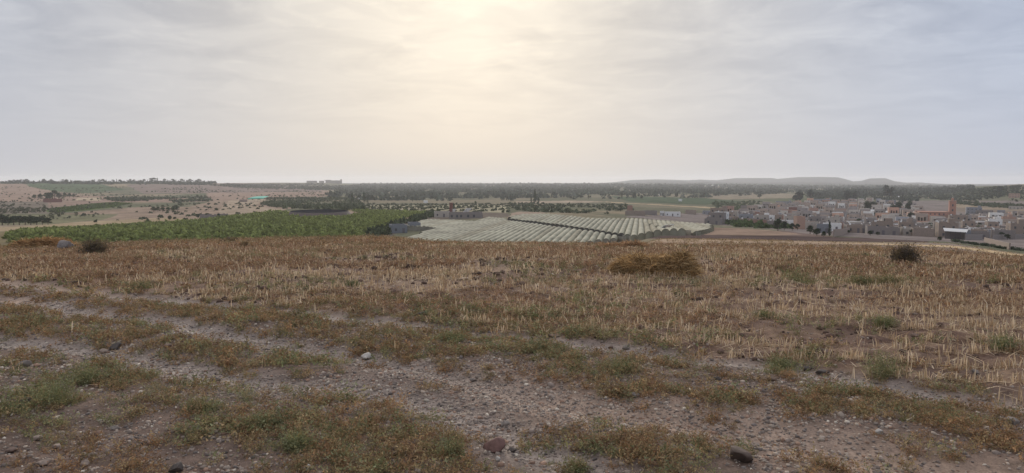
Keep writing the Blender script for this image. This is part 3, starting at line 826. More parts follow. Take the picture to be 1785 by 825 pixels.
mass('woods', 'hazy blue-green woods and windbreaks across the far plain', [
    ([(600, 326), (1240, 326), (1420, 334), (1230, 345), (880, 351), (640, 350), (560, 345)], 16, 16, R(35), 1200, 3600, 3.5, 7.0, 1.3, (.062, .077, .058), .55),
    ([(640, 321.5), (1240, 321.5), (1700, 326), (1600, 331), (1400, 335), (1240, 327), (600, 327)], 34, 34, R(15), 3000, 6300, 6, 12, 1.0, (.062, .077, .062), .54),
    ([(0, 319), (380, 319), (360, 323), (0, 320.5)], 14, 14, R(5), 2400, 3100, 4, 7, 1.0, (.045, .06, .045), .42),
    ([(360, 323), (560, 322), (640, 329), (560, 332), (400, 327)], 18, 18, R(5), 1500, 4300, 4, 7, 1.0, (.05, .065, .045), .52),
    ([(1400, 335), (1700, 329), (1640, 341), (1420, 345)], 16, 16, R(5), 1400, 3600, 4, 7.5, 1.4, (.045, .06, .045), .42),
])

mass('scrub', 'scattered bushes and scrub dotted over the tan slopes', [
    ([(-100, 325), (400, 325), (620, 338), (500, 352), (440, 372), (300, 386), (100, 395), (-100, 400)], 17, 17, R(35), 420, 3000, .8, 2.4, .9, (.07, .08, .045), .56, .45),
    ([(-100, 352), (90, 352), (110, 372), (90, 384), (-100, 390)], 9, 9, R(35), 420, 1500, .8, 2.2, .9, (.08, .085, .05), .52, .45),
    ([(250, 372), (340, 372), (370, 380), (330, 386), (240, 392)], 7, 7, R(35), 380, 1200, 1.0, 2.4, 1.0, (.06, .075, .04), .55, .45)])

# ------------------------------------------------------------------ greenhouses
M_PLASTIC = mat_plain('greenhouse_film', (.30, .29, .215), .85, (.12, .6, 1.2), spec=.12)
M_PLASTIC2 = mat_plain('worn_film', (.27, .25, .18), .9, (.12, .6, 1.2), spec=.1)
M_GDARK = mat_plain('greenhouse_netting', (.10, .095, .085), .9)
M_SIDE = mat_plain('greenhouse_side', (.28, .26, .21), .7, (.4, .7, 1.1))
UA = R(9.6); UX, UY = sin(UA), cos(UA); WX, WY = cos(UA), -sin(UA)
def greenhouse(label, P, w_, h0=1.6, h1=2.3, endm=None):
    root = empty('greenhouse'); tag(root, label, 'greenhouse')
    W = np.array([[p[0] * WX + p[1] * WY, p[0] * UX + p[1] * UY] for p in P])
    c0, c1 = W[:, 0].min(), W[:, 0].max(); n = int((c1 - c0) / w_); k = 0
    for i in range(n):
        cc = c0 + (i + .5) * w_; ts = []
        for a, b in zip(W, np.roll(W, -1, 0)):
            if (a[0] > cc) != (b[0] > cc): ts.append(a[1] + (cc - a[0]) / (b[0] - a[0]) * (b[1] - a[1]))
        ts.sort()
        for t0, t1 in zip(ts[::2], ts[1::2]):
            if t1 - t0 < 6: continue
            m = max(2, int((t1 - t0) / 5)); T = np.linspace(t0, t1, m + 1)
            gx, gy = cc * WX + T * UX, cc * WY + T * UY; gzz = elev(gx, gy)
            q = np.linspace(-1, 1, 7); Vv = []
            for j in range(m + 1):
                sag = .06 * sin(j * 2.3 + i) + rng.uniform(-.04, .04)
                for s in q:
                    off = s * w_ * .497; zz = h0 + (h1 - h0) * (1 - abs(s) ** 2.2) + sag - (.35 if abs(s) == 1 else 0)
                    Vv.append((gx[j] + off * WX, gy[j] + off * WY, gzz[j] + zz))
            Fv = [[j * 7 + s, j * 7 + s + 1, (j + 1) * 7 + s + 1, (j + 1) * 7 + s] for j in range(m) for s in range(6)]
            sp_ = mesh('roof_span', Vv, Fv, None, M_PLASTIC if rng.random() > .22 else M_PLASTIC2, True, root)
            for tt, jj in ((t0 + .15, 0), (t1 - .15, m)):
                x_, y_ = cc * WX + tt * UX, cc * WY + tt * UY; z_ = gzz[jj]
                b = [(x_ + s * w_ * .5 * WX, y_ + s * w_ * .5 * WY) for s in (-1, 1)]
                MB().poly([(*b[0], z_ - .3), (*b[1], z_ - .3)] + [(x_ + s * w_ * .49 * WX, y_ + s * w_ * .49 * WY, z_ + h0 - .06 + (h1 - h0) * (1 - abs(s) ** 2.2)) for s in (1, .6, .2, -.2, -.6, -1)]).build('end_netting', endm or (M_PLASTIC if x_ / y_ > .145 else M_GDARK), sp_)
            k += 1
    # film skirt round the whole block
    for a, b in zip(P, list(P[1:]) + [P[0]]):
        a, b = np.array(a), np.array(b); m = max(1, int(np.hypot(*(b - a)) / 10)); sk = MB()
        for j in range(m):
            p, q_ = a + (b - a) * j / m, a + (b - a) * (j + 1) / m
            zp, zq = elev(p[:1], p[1:])[0], elev(q_[:1], q_[1:])[0]
            t = abs(np.dot((b - a) / np.hypot(*(b - a)), (UX, UY)))
            if t > .9: sk.poly([(*p, zp - 1), (*q_, zq - 1), (*q_, zq + h0 + .1), (*p, zp + h0 + .1)])
        if sk.f: sk.build('side_skirt', M_SIDE, root)
    print('greenhouse', label, k)
    return root
def WP(pts, lift=2.6): return [hit(a, b, lift, 245)[:2] if b < 424 else at_d(a, b) for a, b in pts]
A_ = WP([(763, 396), (741, 393.5), (703, 392), (716, 387.5), (742, 381), (784, 381.5), (826, 384), (852, 377), (878, 379), (884, 382.5), (960, 392), (1040, 402), (1092, 408.5), (1052, 414.5), (1000, 423)])
near_edge = [at_d(985, 250), at_d(800, 250), at_d(664, 258)]
A_ = A_ + near_edge
greenhouse('largest pale ribbed greenhouse roof, nearest below the brow', A_, 2.5, endm=M_SIDE)
greenhouse('upper ribbed greenhouse roof beyond the dark gap', WP([(885, 379.5), (893, 374.5), (910, 371.8), (951, 371.2), (1024, 378.5), (1127, 386), (1205, 398), (1150, 403), (1106, 408), (1085, 404.5), (1000, 393), (940, 385.5)]), 2.5)
greenhouse('far right low greenhouse roof ending above the tan field', WP([(1024, 376.5), (1106, 377), (1180, 382), (1240, 386.5), (1240, 393), (1214, 400), (1205, 396), (1135, 386), (1060, 380)]), 2.5, h0=1.0, h1=1.5, endm=M_PLASTIC)

# ------------------------------------------------------------------ buildings
WALLS = {
 'grey cement': mat_plain('grey_cement', (.235, .205, .19)), 'pale plaster': mat_plain('pale_plaster', (.40, .355, .31)),
 'white': mat_plain('white_wash', (.72, .71, .69)), 'salmon': mat_plain('salmon_paint', (.40, .26, .20)),
 'reddish brick': mat_plain('red_brick', (.29, .175, .14)), 'dull beige': mat_plain('beige_plaster', (.285, .225, .185)),
 'bluish grey': mat_plain('bluish_paint', (.25, .255, .275)), 'mosque red': mat_plain('mosque_red', (.42, .22, .16)),
 'dark brick': mat_plain('dark_brick', (.20, .09, .075)), 'slate grey': mat_plain('slate_block', (.19, .20, .22)),
}
M_ROOF = mat_plain('roof_screed', (.25, .215, .19)); M_ROOF2 = mat_plain('pale_roof', (.45, .42, .385))
M_WIN = mat_plain('window_dark', (.075, .075, .08), .3); M_DOOR = mat_plain('door_metal', (.13, .12, .13), .5)
M_TIN = mat_plain('white_sheet', (.62, .61, .58), .5, (1, .9, 1.05), spec=.6)
def house(w_, dp, st, wall, roofm=M_ROOF, extras=0, win=True, name='house', lean=False):
    root = empty(name); H = 3.0 * st; t = .22
    m = MB(); hx_, hy_ = w_ / 2, dp / 2
    m.span(-hx_, hx_, -hy_, -hy_ + t, -1.5, H + .6).span(-hx_, hx_, hy_ - t, hy_, -1.5, H + .6)
    m.span(-hx_, -hx_ + t, -hy_ + t, hy_ - t, -1.5, H + .6).span(hx_ - t, hx_, -hy_ + t, hy_ - t, -1.5, H + .6)
    m.build('wall', wall, root)
    r = MB().span(-hx_ + t, hx_ - t, -hy_ + t, hy_ - t, H - .2, H).build('roof', roofm, root)
    if extras & 1: MB().span(hx_ - 3.2, hx_ - .5, hy_ - 3.4, hy_ - .6, H, H + 2.3).build('stair_head', wall, root)
    if extras & 2: MB().tube((-hx_ + 1.4, hy_ - 1.5, H), (-hx_ + 1.4, hy_ - 1.5, H + 1.1), .5, .5, 10).build('water_tank', WALLS['white'], root)
    if extras & 4:
        for sx in (-1, 1): MB().span(sx * (hx_ - .3) - .15, sx * (hx_ - .3) + .15, -hy_ + .3, -hy_ + .6, H, H + 1.4).build('column', WALLS['grey cement'], root)
    if win:
        nw = max(2, int(w_ / 3.2))
        for s in range(st):
            for i in range(nw):
                cx_ = -hx_ + (i + .5) * w_ / nw
                if s == 0 and i == nw // 2:
                    MB().span(cx_ - .55, cx_ + .55, -hy_ - .05, -hy_ + .02, -.1, 2.2).build('door', M_DOOR, root); continue
                fr = MB().span(cx_ - .48, cx_ + .48, -hy_ - .04, -hy_ + .02, s * 3.1 + 1.0, s * 3.1 + 2.1).build('window', M_WIN, root)
            for sd in (-1, 1):
                MB().span(sd * hx_ - .04, sd * hx_ + .04, -.6, .6, s * 3.1 + .95, s * 3.1 + 2.25).build('window', M_WIN, root)
    return root
def face_cam(x, y): return -math.atan2(x, y)
def place(root, px, py, label, cat='house', group=None, turn=0.0, lift=0.0):
    x, y, z = hit(px, py); root.location = (x, y, z + lift); root.rotation_euler.z = face_cam(x, y) + turn
    tag(root, label, cat, group); return root
def mpx(px, py):
    x, y, z = hit(px, py); return math.hypot(x, y) / F       # metres per photo pixel there
SPOTS = []     # footprints to keep the village houses off
def special(px, py, wpx, st, wall, label, turn=0.0, extras=0, roofm=M_ROOF, dp=9, cat='house', name='house', win=True):
    k = mpx(px, py); r = house(wpx * k, dp, st, WALLS[wall], roofm, extras, win, name); place(r, px, py, label, cat, None, turn)
    SPOTS.append((r.location.x, r.location.y, wpx * k * .5 + 7)); return r
special(1302, 388.5, 20, 1, 'white', 'long white one-storey house with four dark windows above the shrubs')
special(1393, 399.5, 13, 2, 'salmon', 'tall narrow salmon block between dark trees at the village front', .3, dp=6, win=False)
special(1381, 394, 10, 2, 'pale plaster', 'pale narrow house touching the salmon block at its left', .3)
special(1383, 371.5, 15, 2, 'dark brick', 'plain dark red-brown block in the middle of the village', 0, win=False)
special(1435, 406, 20, 1, 'slate grey', 'grey house with bright white roof line behind the green trees', 0, roofm=M_TIN)
special(1348, 384, 8, 2, 'pale plaster', 'pale tall-fronted house above the big dark tree')
special(1330, 385, 16, 2, 'dull beige', 'wide beige house right of the white four-window house', .2)
special(1528, 409, 30, 1, 'grey cement', 'long veranda house with dark openings at the village front', .1, dp=10)
special(1545, 401, 22, 1, 'bluish grey', 'low bluish house behind the long veranda house')
special(1510, 392, 16, 1, 'bluish grey', 'pale bluish house with blue shutters in the front rows', -.1, 2)
special(1497, 395, 14, 1, 'white', 'whitish low house left of the bluish one in the front rows')
special(1561, 393, 14, 1, 'salmon', 'small salmon-fronted house with pale roof in the front rows', 0, 0, M_ROOF2)
special(1755, 392.5, 17, 2, 'salmon', 'orange-red two-storey block at the right end of the village', .35, 1, win=False)
special(1728, 405, 14, 2, 'dull beige', 'beige house with dark open upper floor near the right end', .2, 4)
special(1738, 409, 10, 1, 'pale plaster', 'small cream house behind the front wall at right')
special(1681, 416, 16, 1, 'slate grey', 'dark grey flat house behind the open white-roofed shed')
special(1712, 414, 16, 1, 'bluish grey', 'pale bluish house with shuttered windows behind the front wall', -.2)
special(1697, 372.5, 20, 2, 'bluish grey', 'bluish two-storey building on the slope right of the mosque', .1, 1)
special(1716, 373, 22, 1, 'grey cement', 'long low grey building right of the bluish two-storey one')
special(1745, 373, 10, 1, 'bluish grey', 'low bluish house at the right slope among shrubs')
special(1771, 365, 18, 1, 'pale plaster', 'pale long building on the right hillside field')
special(1768, 345, 14, 2, 'salmon', 'unfinished reddish house on the far right hillside', 0, 4)
special(1300, 368, 16, 2, 'grey cement', 'plain grey tall house left of the tight cypress stand', 0, win=False)
special(1366, 359, 24, 2, 'bluish grey', 'wide bluish building at the back of the village', .1, 1)
special(1432, 354, 30, 2, 'bluish grey', 'wide bluish hazy building beside the back eucalyptus', 0, 1)
special(1548, 356, 22, 2, 'slate grey', 'dark wide building behind the white sheds', 0, 2)
# farm buildings between the greenhouse and the village
special(1107, 376, 34, 1, 'dull beige', 'long low brownish farm building behind the far greenhouse', 0, win=False)
special(1098, 372, 9, 2, 'reddish brick', 'brick tower block on the long brownish farm building', win=False)
special(1133, 375, 24, 1, 'grey cement', 'grey farm building between the brownish one and the white one', win=False)
special(1154, 376, 7, 1, 'white', 'small white farm cube left of the bluish white farm building')
special(1172, 377, 26, 1, 'white', 'long whitish farm building behind the far greenhouse', .05, dp=8)
special(1204, 373.5, 18, 1, 'dull beige', 'beige farmhouse with bright white roof on the sandy track', 0, 0, M_TIN, win=False)
special(1232, 374, 14, 1, 'bluish grey', 'bluish farmhouse at the right end of the farm buildings')
# farmhouse above the greenhouse
fk = mpx(800, 381)
fh = house(58 * fk, 10, 1, WALLS['grey cement'], M_ROOF, 0, False, 'farmhouse'); place(fh, 812, 380.5, 'grey farmhouse above the greenhouse with two tilted white sheets on its roof', 'farmhouse')
for dx in (-24, -15, -8, 4, 14):
    MB().span(dx * fk - .6, dx * fk + .6, -5.05, -4.95, .7, 2.2).build('window', M_WIN, fh)
sh = house(36 * fk, 9, 1, WALLS['pale plaster'], M_ROOF2, 0, True, 'farm_shed'); place(sh, 774, 378.5, 'long low farm shed with pale flat roof left of the brick tower', 'shed')
bt = empty('brick_tower'); k = 6.0 * fk
MB().span(-k/2, k/2, -k/2, k/2, -1, 18.5 * fk).build('wall', WALLS['dark brick'], bt)
MB().span(-k/2 - .2, k/2 + .2, -k/2 - .2, k/2 + .2, 18.5 * fk, 18.5 * fk + .35).build('coping', WALLS['reddish brick'], bt)
MB().span(k * .25, k * .42, -k/2 - .12, -k/2 + .02, 1, 12 * fk).build('downpipe', WALLS['pale plaster'], bt)
dF = math.hypot(fh.location.x, fh.location.y) + 9; tx, ty = at_d(786.5, dF); tz = float(elev(np.array([tx]), np.array([ty]))[0])
bt.location = (tx, ty, tz); bt.rotation_euler.z = face_cam(tx, ty); bt.scale = (1, 1, (eye_line(dF, 786.5, 354.5) - tz) / (18.5 * fk))
tag(bt, 'narrow dark red brick tower rising behind the grey farmhouse', 'tower')
M_SHEET = mat_plain('bright_sheet', (.86, .86, .84), .3, (1, .93, 1.03), spec=.7)
def tilted_sheet(px, py, wpx, hpx, label, lift, rise=.42):
    kk = mpx(px, 380) ; r = empty('tilted_sheet_roof'); w_, L = 6.5, wpx * kk
    m = MB(); t = .12; a = hpx * kk
    pts = [(-L/2, 0, 0), (-L/2 + w_ * .55, 4.2, 0.1), (L/2, 4.2, a), (L/2 - w_ * .55, 0, a - .1)]
    m.poly(pts); m.poly([(p[0], p[1], p[2] - t) for p in reversed(pts)])
    for i in range(4):
        p, q = pts[i], pts[(i+1) % 4]; m.poly([(p[0], p[1], p[2] - t), (q[0], q[1], q[2] - t), q, p])
    m.build('sheet', M_SHEET, r)
    for p in pts: MB().tube((p[0] * .9, p[1] * .9 + .2, -lift if lift < 2 else -1), (p[0] * .9, p[1] * .9 + .2, p[2] - t), .06, .06).build('post', M_DOOR, r)
    x, y, z = hit(px, py if lift < 2 else 380.5); r.location = (x, y, z + lift); r.rotation_euler.z = face_cam(x, y); tag(r, label, 'roof sheet'); return r
tilted_sheet(789, 374, 13, 5, 'left tilted white sheet on the farmhouse roof beside the brick tower', 3.7)
tilted_sheet(815, 374, 16, 6.5, 'right tilted white sheet on the farmhouse roof', 3.7)
tilted_sheet(1160, 406.5, 16, 5, 'tilted white sheet on posts at the corner of the greenhouses', 1.2)
# shed in the hollow left of the greenhouse
special(694, 405.5, 26, 1, 'slate grey', 'dark slate shed in the hollow left of the big greenhouse', .15, 0, dp=10, cat='shed', name='shed')
special(722, 401, 18, 1, 'slate grey', 'lower grey shed joining the slate shed toward the greenhouse', .15, 0, M_ROOF, dp=8, cat='shed', name='shed', win=False)
# ruined pale walls
def ruin(px, py, wpx, hpx, wall, label):
    kk = mpx(px, py); r = empty('ruined_wall'); w_, h = wpx * kk, hpx * kk; m = MB(); n = 7
    for i in range(n):
        m.span(-w_/2 + i * w_/n, -w_/2 + (i+1) * w_/n, 0, .4, -1, h * (.9 + .1 * sin(i * 2.1)))
    m.build('wall', WALLS[wall], r); MB().span(w_/2 - .4, w_/2, .4, 5, -1, h * .75).build('return_wall', WALLS[wall], r)
    return place(r, px, py, label, 'wall')
ruin(363, 382.5, 25, 9, 'grey cement', 'left pale ruined wall beside the citrus grove')
ruin(388, 379.5, 17, 7, 'grey cement', 'right pale ruined wall beside the citrus grove')
ruin(92, 353, 24, 6, 'dark brick', 'dull red ruined wall below the tree clump at left')
# reservoir
rk = mpx(555, 378); rs = empty('reservoir'); m = MB(); n = 36; rx_, ry_ = 50 * rk, 30
ring = lambda a, s, z: (rx_ * s * cos(a), ry_ * s * sin(a), z)
for i in range(n):
    a, b = 2 * pi * i / n, 2 * pi * (i + 1) / n
    m.poly([ring(a, 1.2, -3.0), ring(b, 1.2, -3.0), ring(b, 1.0, 3.2), ring(a, 1.0, 3.2)])
bank = m.build('bank', mat_plain('reservoir_bank', (.115, .09, .08)), rs)
m = MB()
for i in range(n):
    a, b = 2 * pi * i / n, 2 * pi * (i + 1) / n
    m.poly([ring(a, 1.0, 3.2), ring(b, 1.0, 3.2), ring(b, .97, 3.25), ring(a, .97, 3.25)])
    m.poly([ring(a, .97, 3.25), ring(b, .97, 3.25), ring(b, .85, -1.2), ring(a, .85, -1.2)])
m.build('lining', mat_plain('reservoir_liner', (.035, .035, .04), 1, spec=0), rs)
place(rs, 555, 379, 'raised oval water reservoir with dark banks beyond the citrus grove', 'reservoir', lift=-.4)
rs.location.x += 25 * sin(-face_cam(rs.location.x, rs.location.y)); rs.location.y += 28
# turquoise roofed shelter
ts = empty('turquoise_canopy'); kk = mpx(446, 351); m = MB(); L, n = 24 * kk, 10
for i in range(n):
    x0, x1 = -L/2 + i * L/n, -L/2 + (i+1) * L/n; z0, z1 = 3 + 2.6 * sin(pi * (.25 + .4 * i / n)), 3 + 2.6 * sin(pi * (.25 + .4 * (i+1) / n))
    m.poly([(x0, 0, z0), (x1, 0, z1), (x1 + 8, 16, z1 + 2), (x0 + 8, 16, z0 + 2)])
    m.poly([(x0, 0, z0 - 1.4), (x1, 0, z1 - 1.4), (x1, 0, z1), (x0, 0, z0)])
m.build('roof', mat_plain('turquoise_cover', (.10, .50, .38), .5), ts)
for i in range(0, n + 1, 2): MB().tube((-L/2 + i * L/n, .2, -1), (-L/2 + i * L/n, .2, 4), .12, .12).build('post', M_DOOR, ts)
place(ts, 446, 352, 'turquoise covered shelter at the end of the dirt road', 'shelter')
special(424, 352.5, 12, 1, 'dull beige', 'small brown hut just left of the turquoise shelter', win=False, dp=8, cat='hut', name='hut')
# far hilltop compound and small far buildings
for px, w_, h, lb, cat in [(583, 27, 5.5, 'large hazy building with a square tower on the skyline', 'building'), (545, 17, 3.4, 'low hazy building left of the skyline building with the tower', 'building'), (562, 8, 3.6, 'hazy block between the two skyline buildings', 'building')]:
    x, y = at_d(px, 4350); z = float(elev(np.array([x]), np.array([y]))[0]); kk = 4350 / F; r = empty('hilltop_building')
    MB().span(-w_/2*kk, w_/2*kk, -8, 8, -6, h * kk).build('wall', WALLS['grey cement'], r)
    if w_ > 20:
        MB().span(w_/2*kk - 8, w_/2*kk, -9, 9, h * kk, h * kk + 6).build('tower', WALLS['grey cement'], r)
        MB().span(-w_/2*kk - 6, -w_/2*kk + 30, -9, 9, h * kk, h * kk + 2.5).build('upper_floor', WALLS['grey cement'], r)
    r.location = (x, y, z); r.rotation_euler.z = face_cam(x, y); tag(r, lb, cat)
for px, py, w_, lb in [(742, 354, 7, 'small white-roofed hut on the plain beyond the farmhouse'), (911, 323.5, 5, 'bright tiny building on the far plain near the skyline'), (672, 323.5, 5, 'left block-like hazy building on the far plain'), (686, 323.5, 3, 'narrow hazy building on the far plain'),
                       (627, 347, 5, 'tiny white hut beside the pair of conifers'), (1186, 351, 6, 'tiny bright roof in the green fields beyond the sandy track'), (1151, 341, 5, 'tiny pale roof among the windbreak trees'), (703, 323, 8, 'wide flat hazy building on the far plain')]:
    kk = mpx(px, py); r = house(w_ * kk, 6, 1, WALLS['white' if 'white' in lb or 'bright' in lb or 'pale' in lb else 'grey cement'], M_TIN, 0, False, 'distant_hut'); place(r, px, py, lb, 'hut')
# mosque
mk = mpx(1640, 386); MR = WALLS['mosque red']; mq = empty('mosque')
def mbx(x0, x1, y0, y1, z0, z1): return MB().span(x0*mk, x1*mk, y0, y1, z0*mk, z1*mk)
mbx(-32, 12, 6, 26, -2, 15).build('prayer_hall', WALLS['salmon'], mq)
mbx(-30.5, 10.5, 5.4, 6.0, 9.5, 13.5).build('upper_band', MR, mq)
mbx(-20, -4, -4, 5.8, -3, 10).build('front_wing', MR, mq)
mbx(-49, -33, 10, 24, 0, 13).build('annex', WALLS['salmon'], mq)
mbx(-33, 13, 5.6, 26.4, 15, 15.6).build('parapet', MR, mq)
mn = mbx(12.5, 22.5, 8, 8 + 10 * mk, -2, 36).build('minaret', MR, mq)
mbx(12, 23, 7.6, 8.4 + 10 * mk, 35, 36.6).build('balcony', WALLS['salmon'], mn)
lt = mbx(15.8, 19.2, 8 + 3.3 * mk, 8 + 6.7 * mk, 36.6, 41).build('lantern', MR, mn)
MB().tube((17.5*mk, 8 + 5*mk, 41*mk), (17.5*mk, 8 + 5*mk, 44*mk), .8, .05).build('finial', WALLS['pale plaster'], mn)
for i in range(6): mbx(-30 + i*6.6, -27.6 + i*6.6, 5.2, 5.4, 10.2, 12.8).build('window', M_WIN, mq)
for i in range(3): mbx(-18 + i*5.2, -15.8 + i*5.2, -4.2, -4.0, 1, 6).build('window', M_WIN, mq)
for z in (8, 17, 26): mbx(16.4, 18.6, 7.8, 8.0, z, z + 4).build('window', M_WIN, mq)
for i in range(3): mbx(-46 + i*4.4, -43.6 + i*4.4, 9.8, 10, 7, 10).build('window', M_WIN, mq)
for i in range(3): mbx(-46 + i*4.4, -43.6 + i*4.4, 9.8, 10, 2, 5).build('window', M_WIN, mq)
place(mq, 1641, 385, 'large red mosque with tall square minaret above the village', 'mosque', turn=.12); mq.scale = (.92, .92, .84)
SPOTS.append((mq.location.x - 5, mq.location.y + 8, 34)); SPOTS.append((mq.location.x - 32 * mk, mq.location.y + 14, 22))
# open white-roofed shed
os_ = empty('open_shed'); kk = mpx(1665, 417.5); L = 29 * kk
m = MB(); m.poly([(-L/2, 0, 3.3), (L/2, 0, 3.0), (L/2 + .6, 5.5, 3.9), (-L/2 - .6, 5.5, 4.3)]); m.poly([(-L/2 - .6, 5.5, 4.15), (L/2 + .6, 5.5, 3.75), (L/2, 0, 2.85), (-L/2, 0, 3.15)])
m.build('roof', M_TIN, os_)
for i in range(5):
    for yy in (.2, 5.2): MB().tube((-L/2 + .4 + i * (L - .8) / 4, yy, -1), (-L/2 + .4 + i * (L - .8) / 4, yy, 3.1), .1, .1).build('post', M_DOOR, os_)
MB().span(-L/2 + .2, L/2 - .2, 5.3, 5.5, -1, 3.5).build('back_wall', WALLS['grey cement'], os_)
place(os_, 1665, 417.5, 'open shed with bright white roof at the village front', 'shed'); SPOTS.append((os_.location.x, os_.location.y, 12))
def long_wall(p0, p1, h, label, mat):
    a, b = np.array(hit(*p0)[:2]), np.array(hit(*p1)[:2]); r = empty('boundary_wall', (a[0], a[1], 0)); n = max(3, int(np.hypot(*(b - a)) / 6)); m = MB()
    dx, dy = (b - a) / np.hypot(*(b - a)); nx, ny = -dy * .15, dx * .15
    for i in range(n):
        p, q = (b - a) * i / n, (b - a) * (i + 1) / n
        zp, zq = float(elev(*(a + p).reshape(2, 1))[0]), float(elev(*(a + q).reshape(2, 1))[0])
        c8 = [(p[0]-nx, p[1]-ny), (q[0]-nx, q[1]-ny), (q[0]+nx, q[1]+ny), (p[0]+nx, p[1]+ny)]; zz = [zp, zq, zq, zp]; o = len(m.v)
        m.v += [(c[0], c[1], z - 1) for c, z in zip(c8, zz)] + [(c[0], c[1], z + h) for c, z in zip(c8, zz)]
        m.f += [[o+4,o+5,o+6,o+7],[o,o+1,o+5,o+4],[o+2,o+3,o+7,o+6],[o+1,o+2,o+6,o+5],[o+3,o,o+4,o+7]]
    m.build('masonry', mat, r); tag(r, label, 'wall'); return r
long_wall((1682, 418.5), (1712, 418), 2.4, 'grey block wall right of the open white-roofed shed', WALLS['grey cement'])
long_wall((1730, 418), (1785, 416), 2.2, 'long grey block wall at the right end of the village front', WALLS['grey cement'])
long_wall((1453, 413.5), (1492, 402.5), 2.4, 'sloping grey garden wall climbing beside the front cypress', WALLS['dull beige'])
long_wall((1716, 421), (1760, 436), 1.6, 'low pale wall running down the slope at the right', WALLS['dull beige'])
# white-roofed sheds below the mosque trees
for px, py, w_, tn, lb in [(1503, 373, 7, .6, 'pointed white shed roof left of the dark trees'), (1524, 372.5, 13, .1, 'low white shed roof between the dark trees'), (1548, 375, 11, -.5, 'slanting white shed roof right of the dark trees'), (1579, 361, 9, -.5, 'narrow slanting white roof left of the mosque'), (1567, 346, 7, .2, 'bright white roof on the slope behind the mosque trees')]:
    kk = mpx(px, py); r = empty('white_shed'); L = w_ * kk
    MB().span(-L/2, L/2, 0, 8, -1, 2.4).build('wall', WALLS['pale plaster'], r)
    m = MB(); m.poly([(-L/2-.4, -.4, 2.5), (L/2+.4, -.4, 2.5), (L/2+.4, 4, 4.4), (-L/2-.4, 4, 4.4)]); m.poly([(-L/2-.4, 4, 4.4), (L/2+.4, 4, 4.4), (L/2+.4, 8.4, 2.5), (-L/2-.4, 8.4, 2.5)])
    m.poly([(-L/2-.4, -.4, 2.5), (-L/2-.4, 4, 4.4), (-L/2-.4, 8.4, 2.5)]); m.poly([(L/2+.4, -.4, 2.5), (L/2+.4, 8.4, 2.5), (L/2+.4, 4, 4.4)])
    m.build('roof', M_TIN, r); place(r, px, py, lb, 'shed', turn=tn); SPOTS.append((r.location.x, r.location.y + 4, L * .6 + 5))

# the village: every nearer house a thing of its own
TOWN = [(1240, 392), (1245, 377), (1300, 372), (1340, 362), (1390, 357), (1440, 352), (1500, 353), (1560, 358), (1600, 363), (1610, 388), (1660, 392), (1672, 384), (1720, 378), (1785, 376), (1900, 378), (1900, 420), (1785, 412), (1740, 420), (1715, 422), (1650, 419), (1600, 414), (1530, 411), (1455, 409), (1400, 398), (1372, 397), (1345, 398), (1300, 391)]
hxs, hys, hd = grid_pts(TOWN, 11.5, 12.8, R(24), 395, 1500, .14)
ok = np.ones(len(hxs), bool)
for sx, sy, sr in SPOTS: ok &= np.hypot(hxs - sx, hys - sy) > sr
for o in list(C.objects):
    if o.parent is None and o.get('category') == 'tree' and 380 < o.location.y < 1300 and o.location.x > 100:
        ok &= np.hypot(hxs - o.location.x, hys - o.location.y) > 7
hxs, hys, hd = hxs[ok], hys[ok], hd[ok]
hpx, hpy = project(hxs, hys, elev(hxs, hys))
order = np.argsort(hd); print('village cells', len(order))
CH = {c: [] for c in ('grey cement', 'dull beige', 'pale plaster', 'salmon', 'reddish brick', 'bluish grey', 'white')}
WTS = [.38, .29, .15, .035, .05, .03, .065]
PROTO = []
for pk, st in enumerate((1, 1, 2, 1, 2, 3)):
    for k in range(2):
        PROTO.append((house(rng.uniform(7, 11), rng.uniform(7, 10.5), st, WALLS['grey cement'], [M_ROOF, M_ROOF2][int(rng.random() < .3)], int(rng.integers(0, 8)) & (7 if st > 1 else 6), pk != 1), st))
for p, st in PROTO:
    for ch in p.children:
        if ch.name.split('.')[0] in ('wall', 'stair_head'): ch.material_slots[0].link = 'OBJECT'
used = [False] * len(PROTO); NIND = 285
ZX = [(1335, 'left end'), (1420, 'left part'), (1500, 'centre'), (1590, 'left of the mosque'), (1690, 'below the mosque'), (9999, 'right end')]
for n_, i in enumerate(order[:NIND]):
    pi_ = int(rng.choice(len(PROTO), p=np.array([.15,.14,.17,.16,.05,.05,.12,.11,.02,.02,.005,.005]) )) if len(PROTO) == 12 else 0
    cname = str(rng.choice(list(CH), p=WTS)); src, st = PROTO[pi_]
    r = src if not used[pi_] else copy_tree(src); used[pi_] = True
    for ch in r.children:
        if ch.name.split('.')[0] in ('wall', 'stair_head'): ch.material_slots[0].link = 'OBJECT'; ch.material_slots[0].material = WALLS[cname]
    z = float(elev(hxs[i:i+1], hys[i:i+1])[0]); r.location = (hxs[i], hys[i], z)
    r.rotation_euler.z = -R(24) + float(rng.choice([0, pi / 2])) * 0 + rng.normal(0, .06)
    s = rng.uniform(.9, 1.12); r.scale = (s, s, rng.uniform(.9, 1.1))
    zone = next(nm for lim, nm in ZX if hpx[i] < lim); row = 'front' if hd[i] < 520 else ('middle' if hd[i] < 640 else 'back')
    stn = {1: 'one-storey', 2: 'two-storey', 3: 'three-storey'}[st]
    lab = f'{cname} {stn} house in {row} village rows, {zone}'
    tag(r, lab, 'house', lab.replace(' house in', ' houses in'))
for (p, st), u in zip(PROTO, used):
    if not u:
        for ch in list(p.children): bpy.data.objects.remove(ch)
        bpy.data.objects.remove(p)
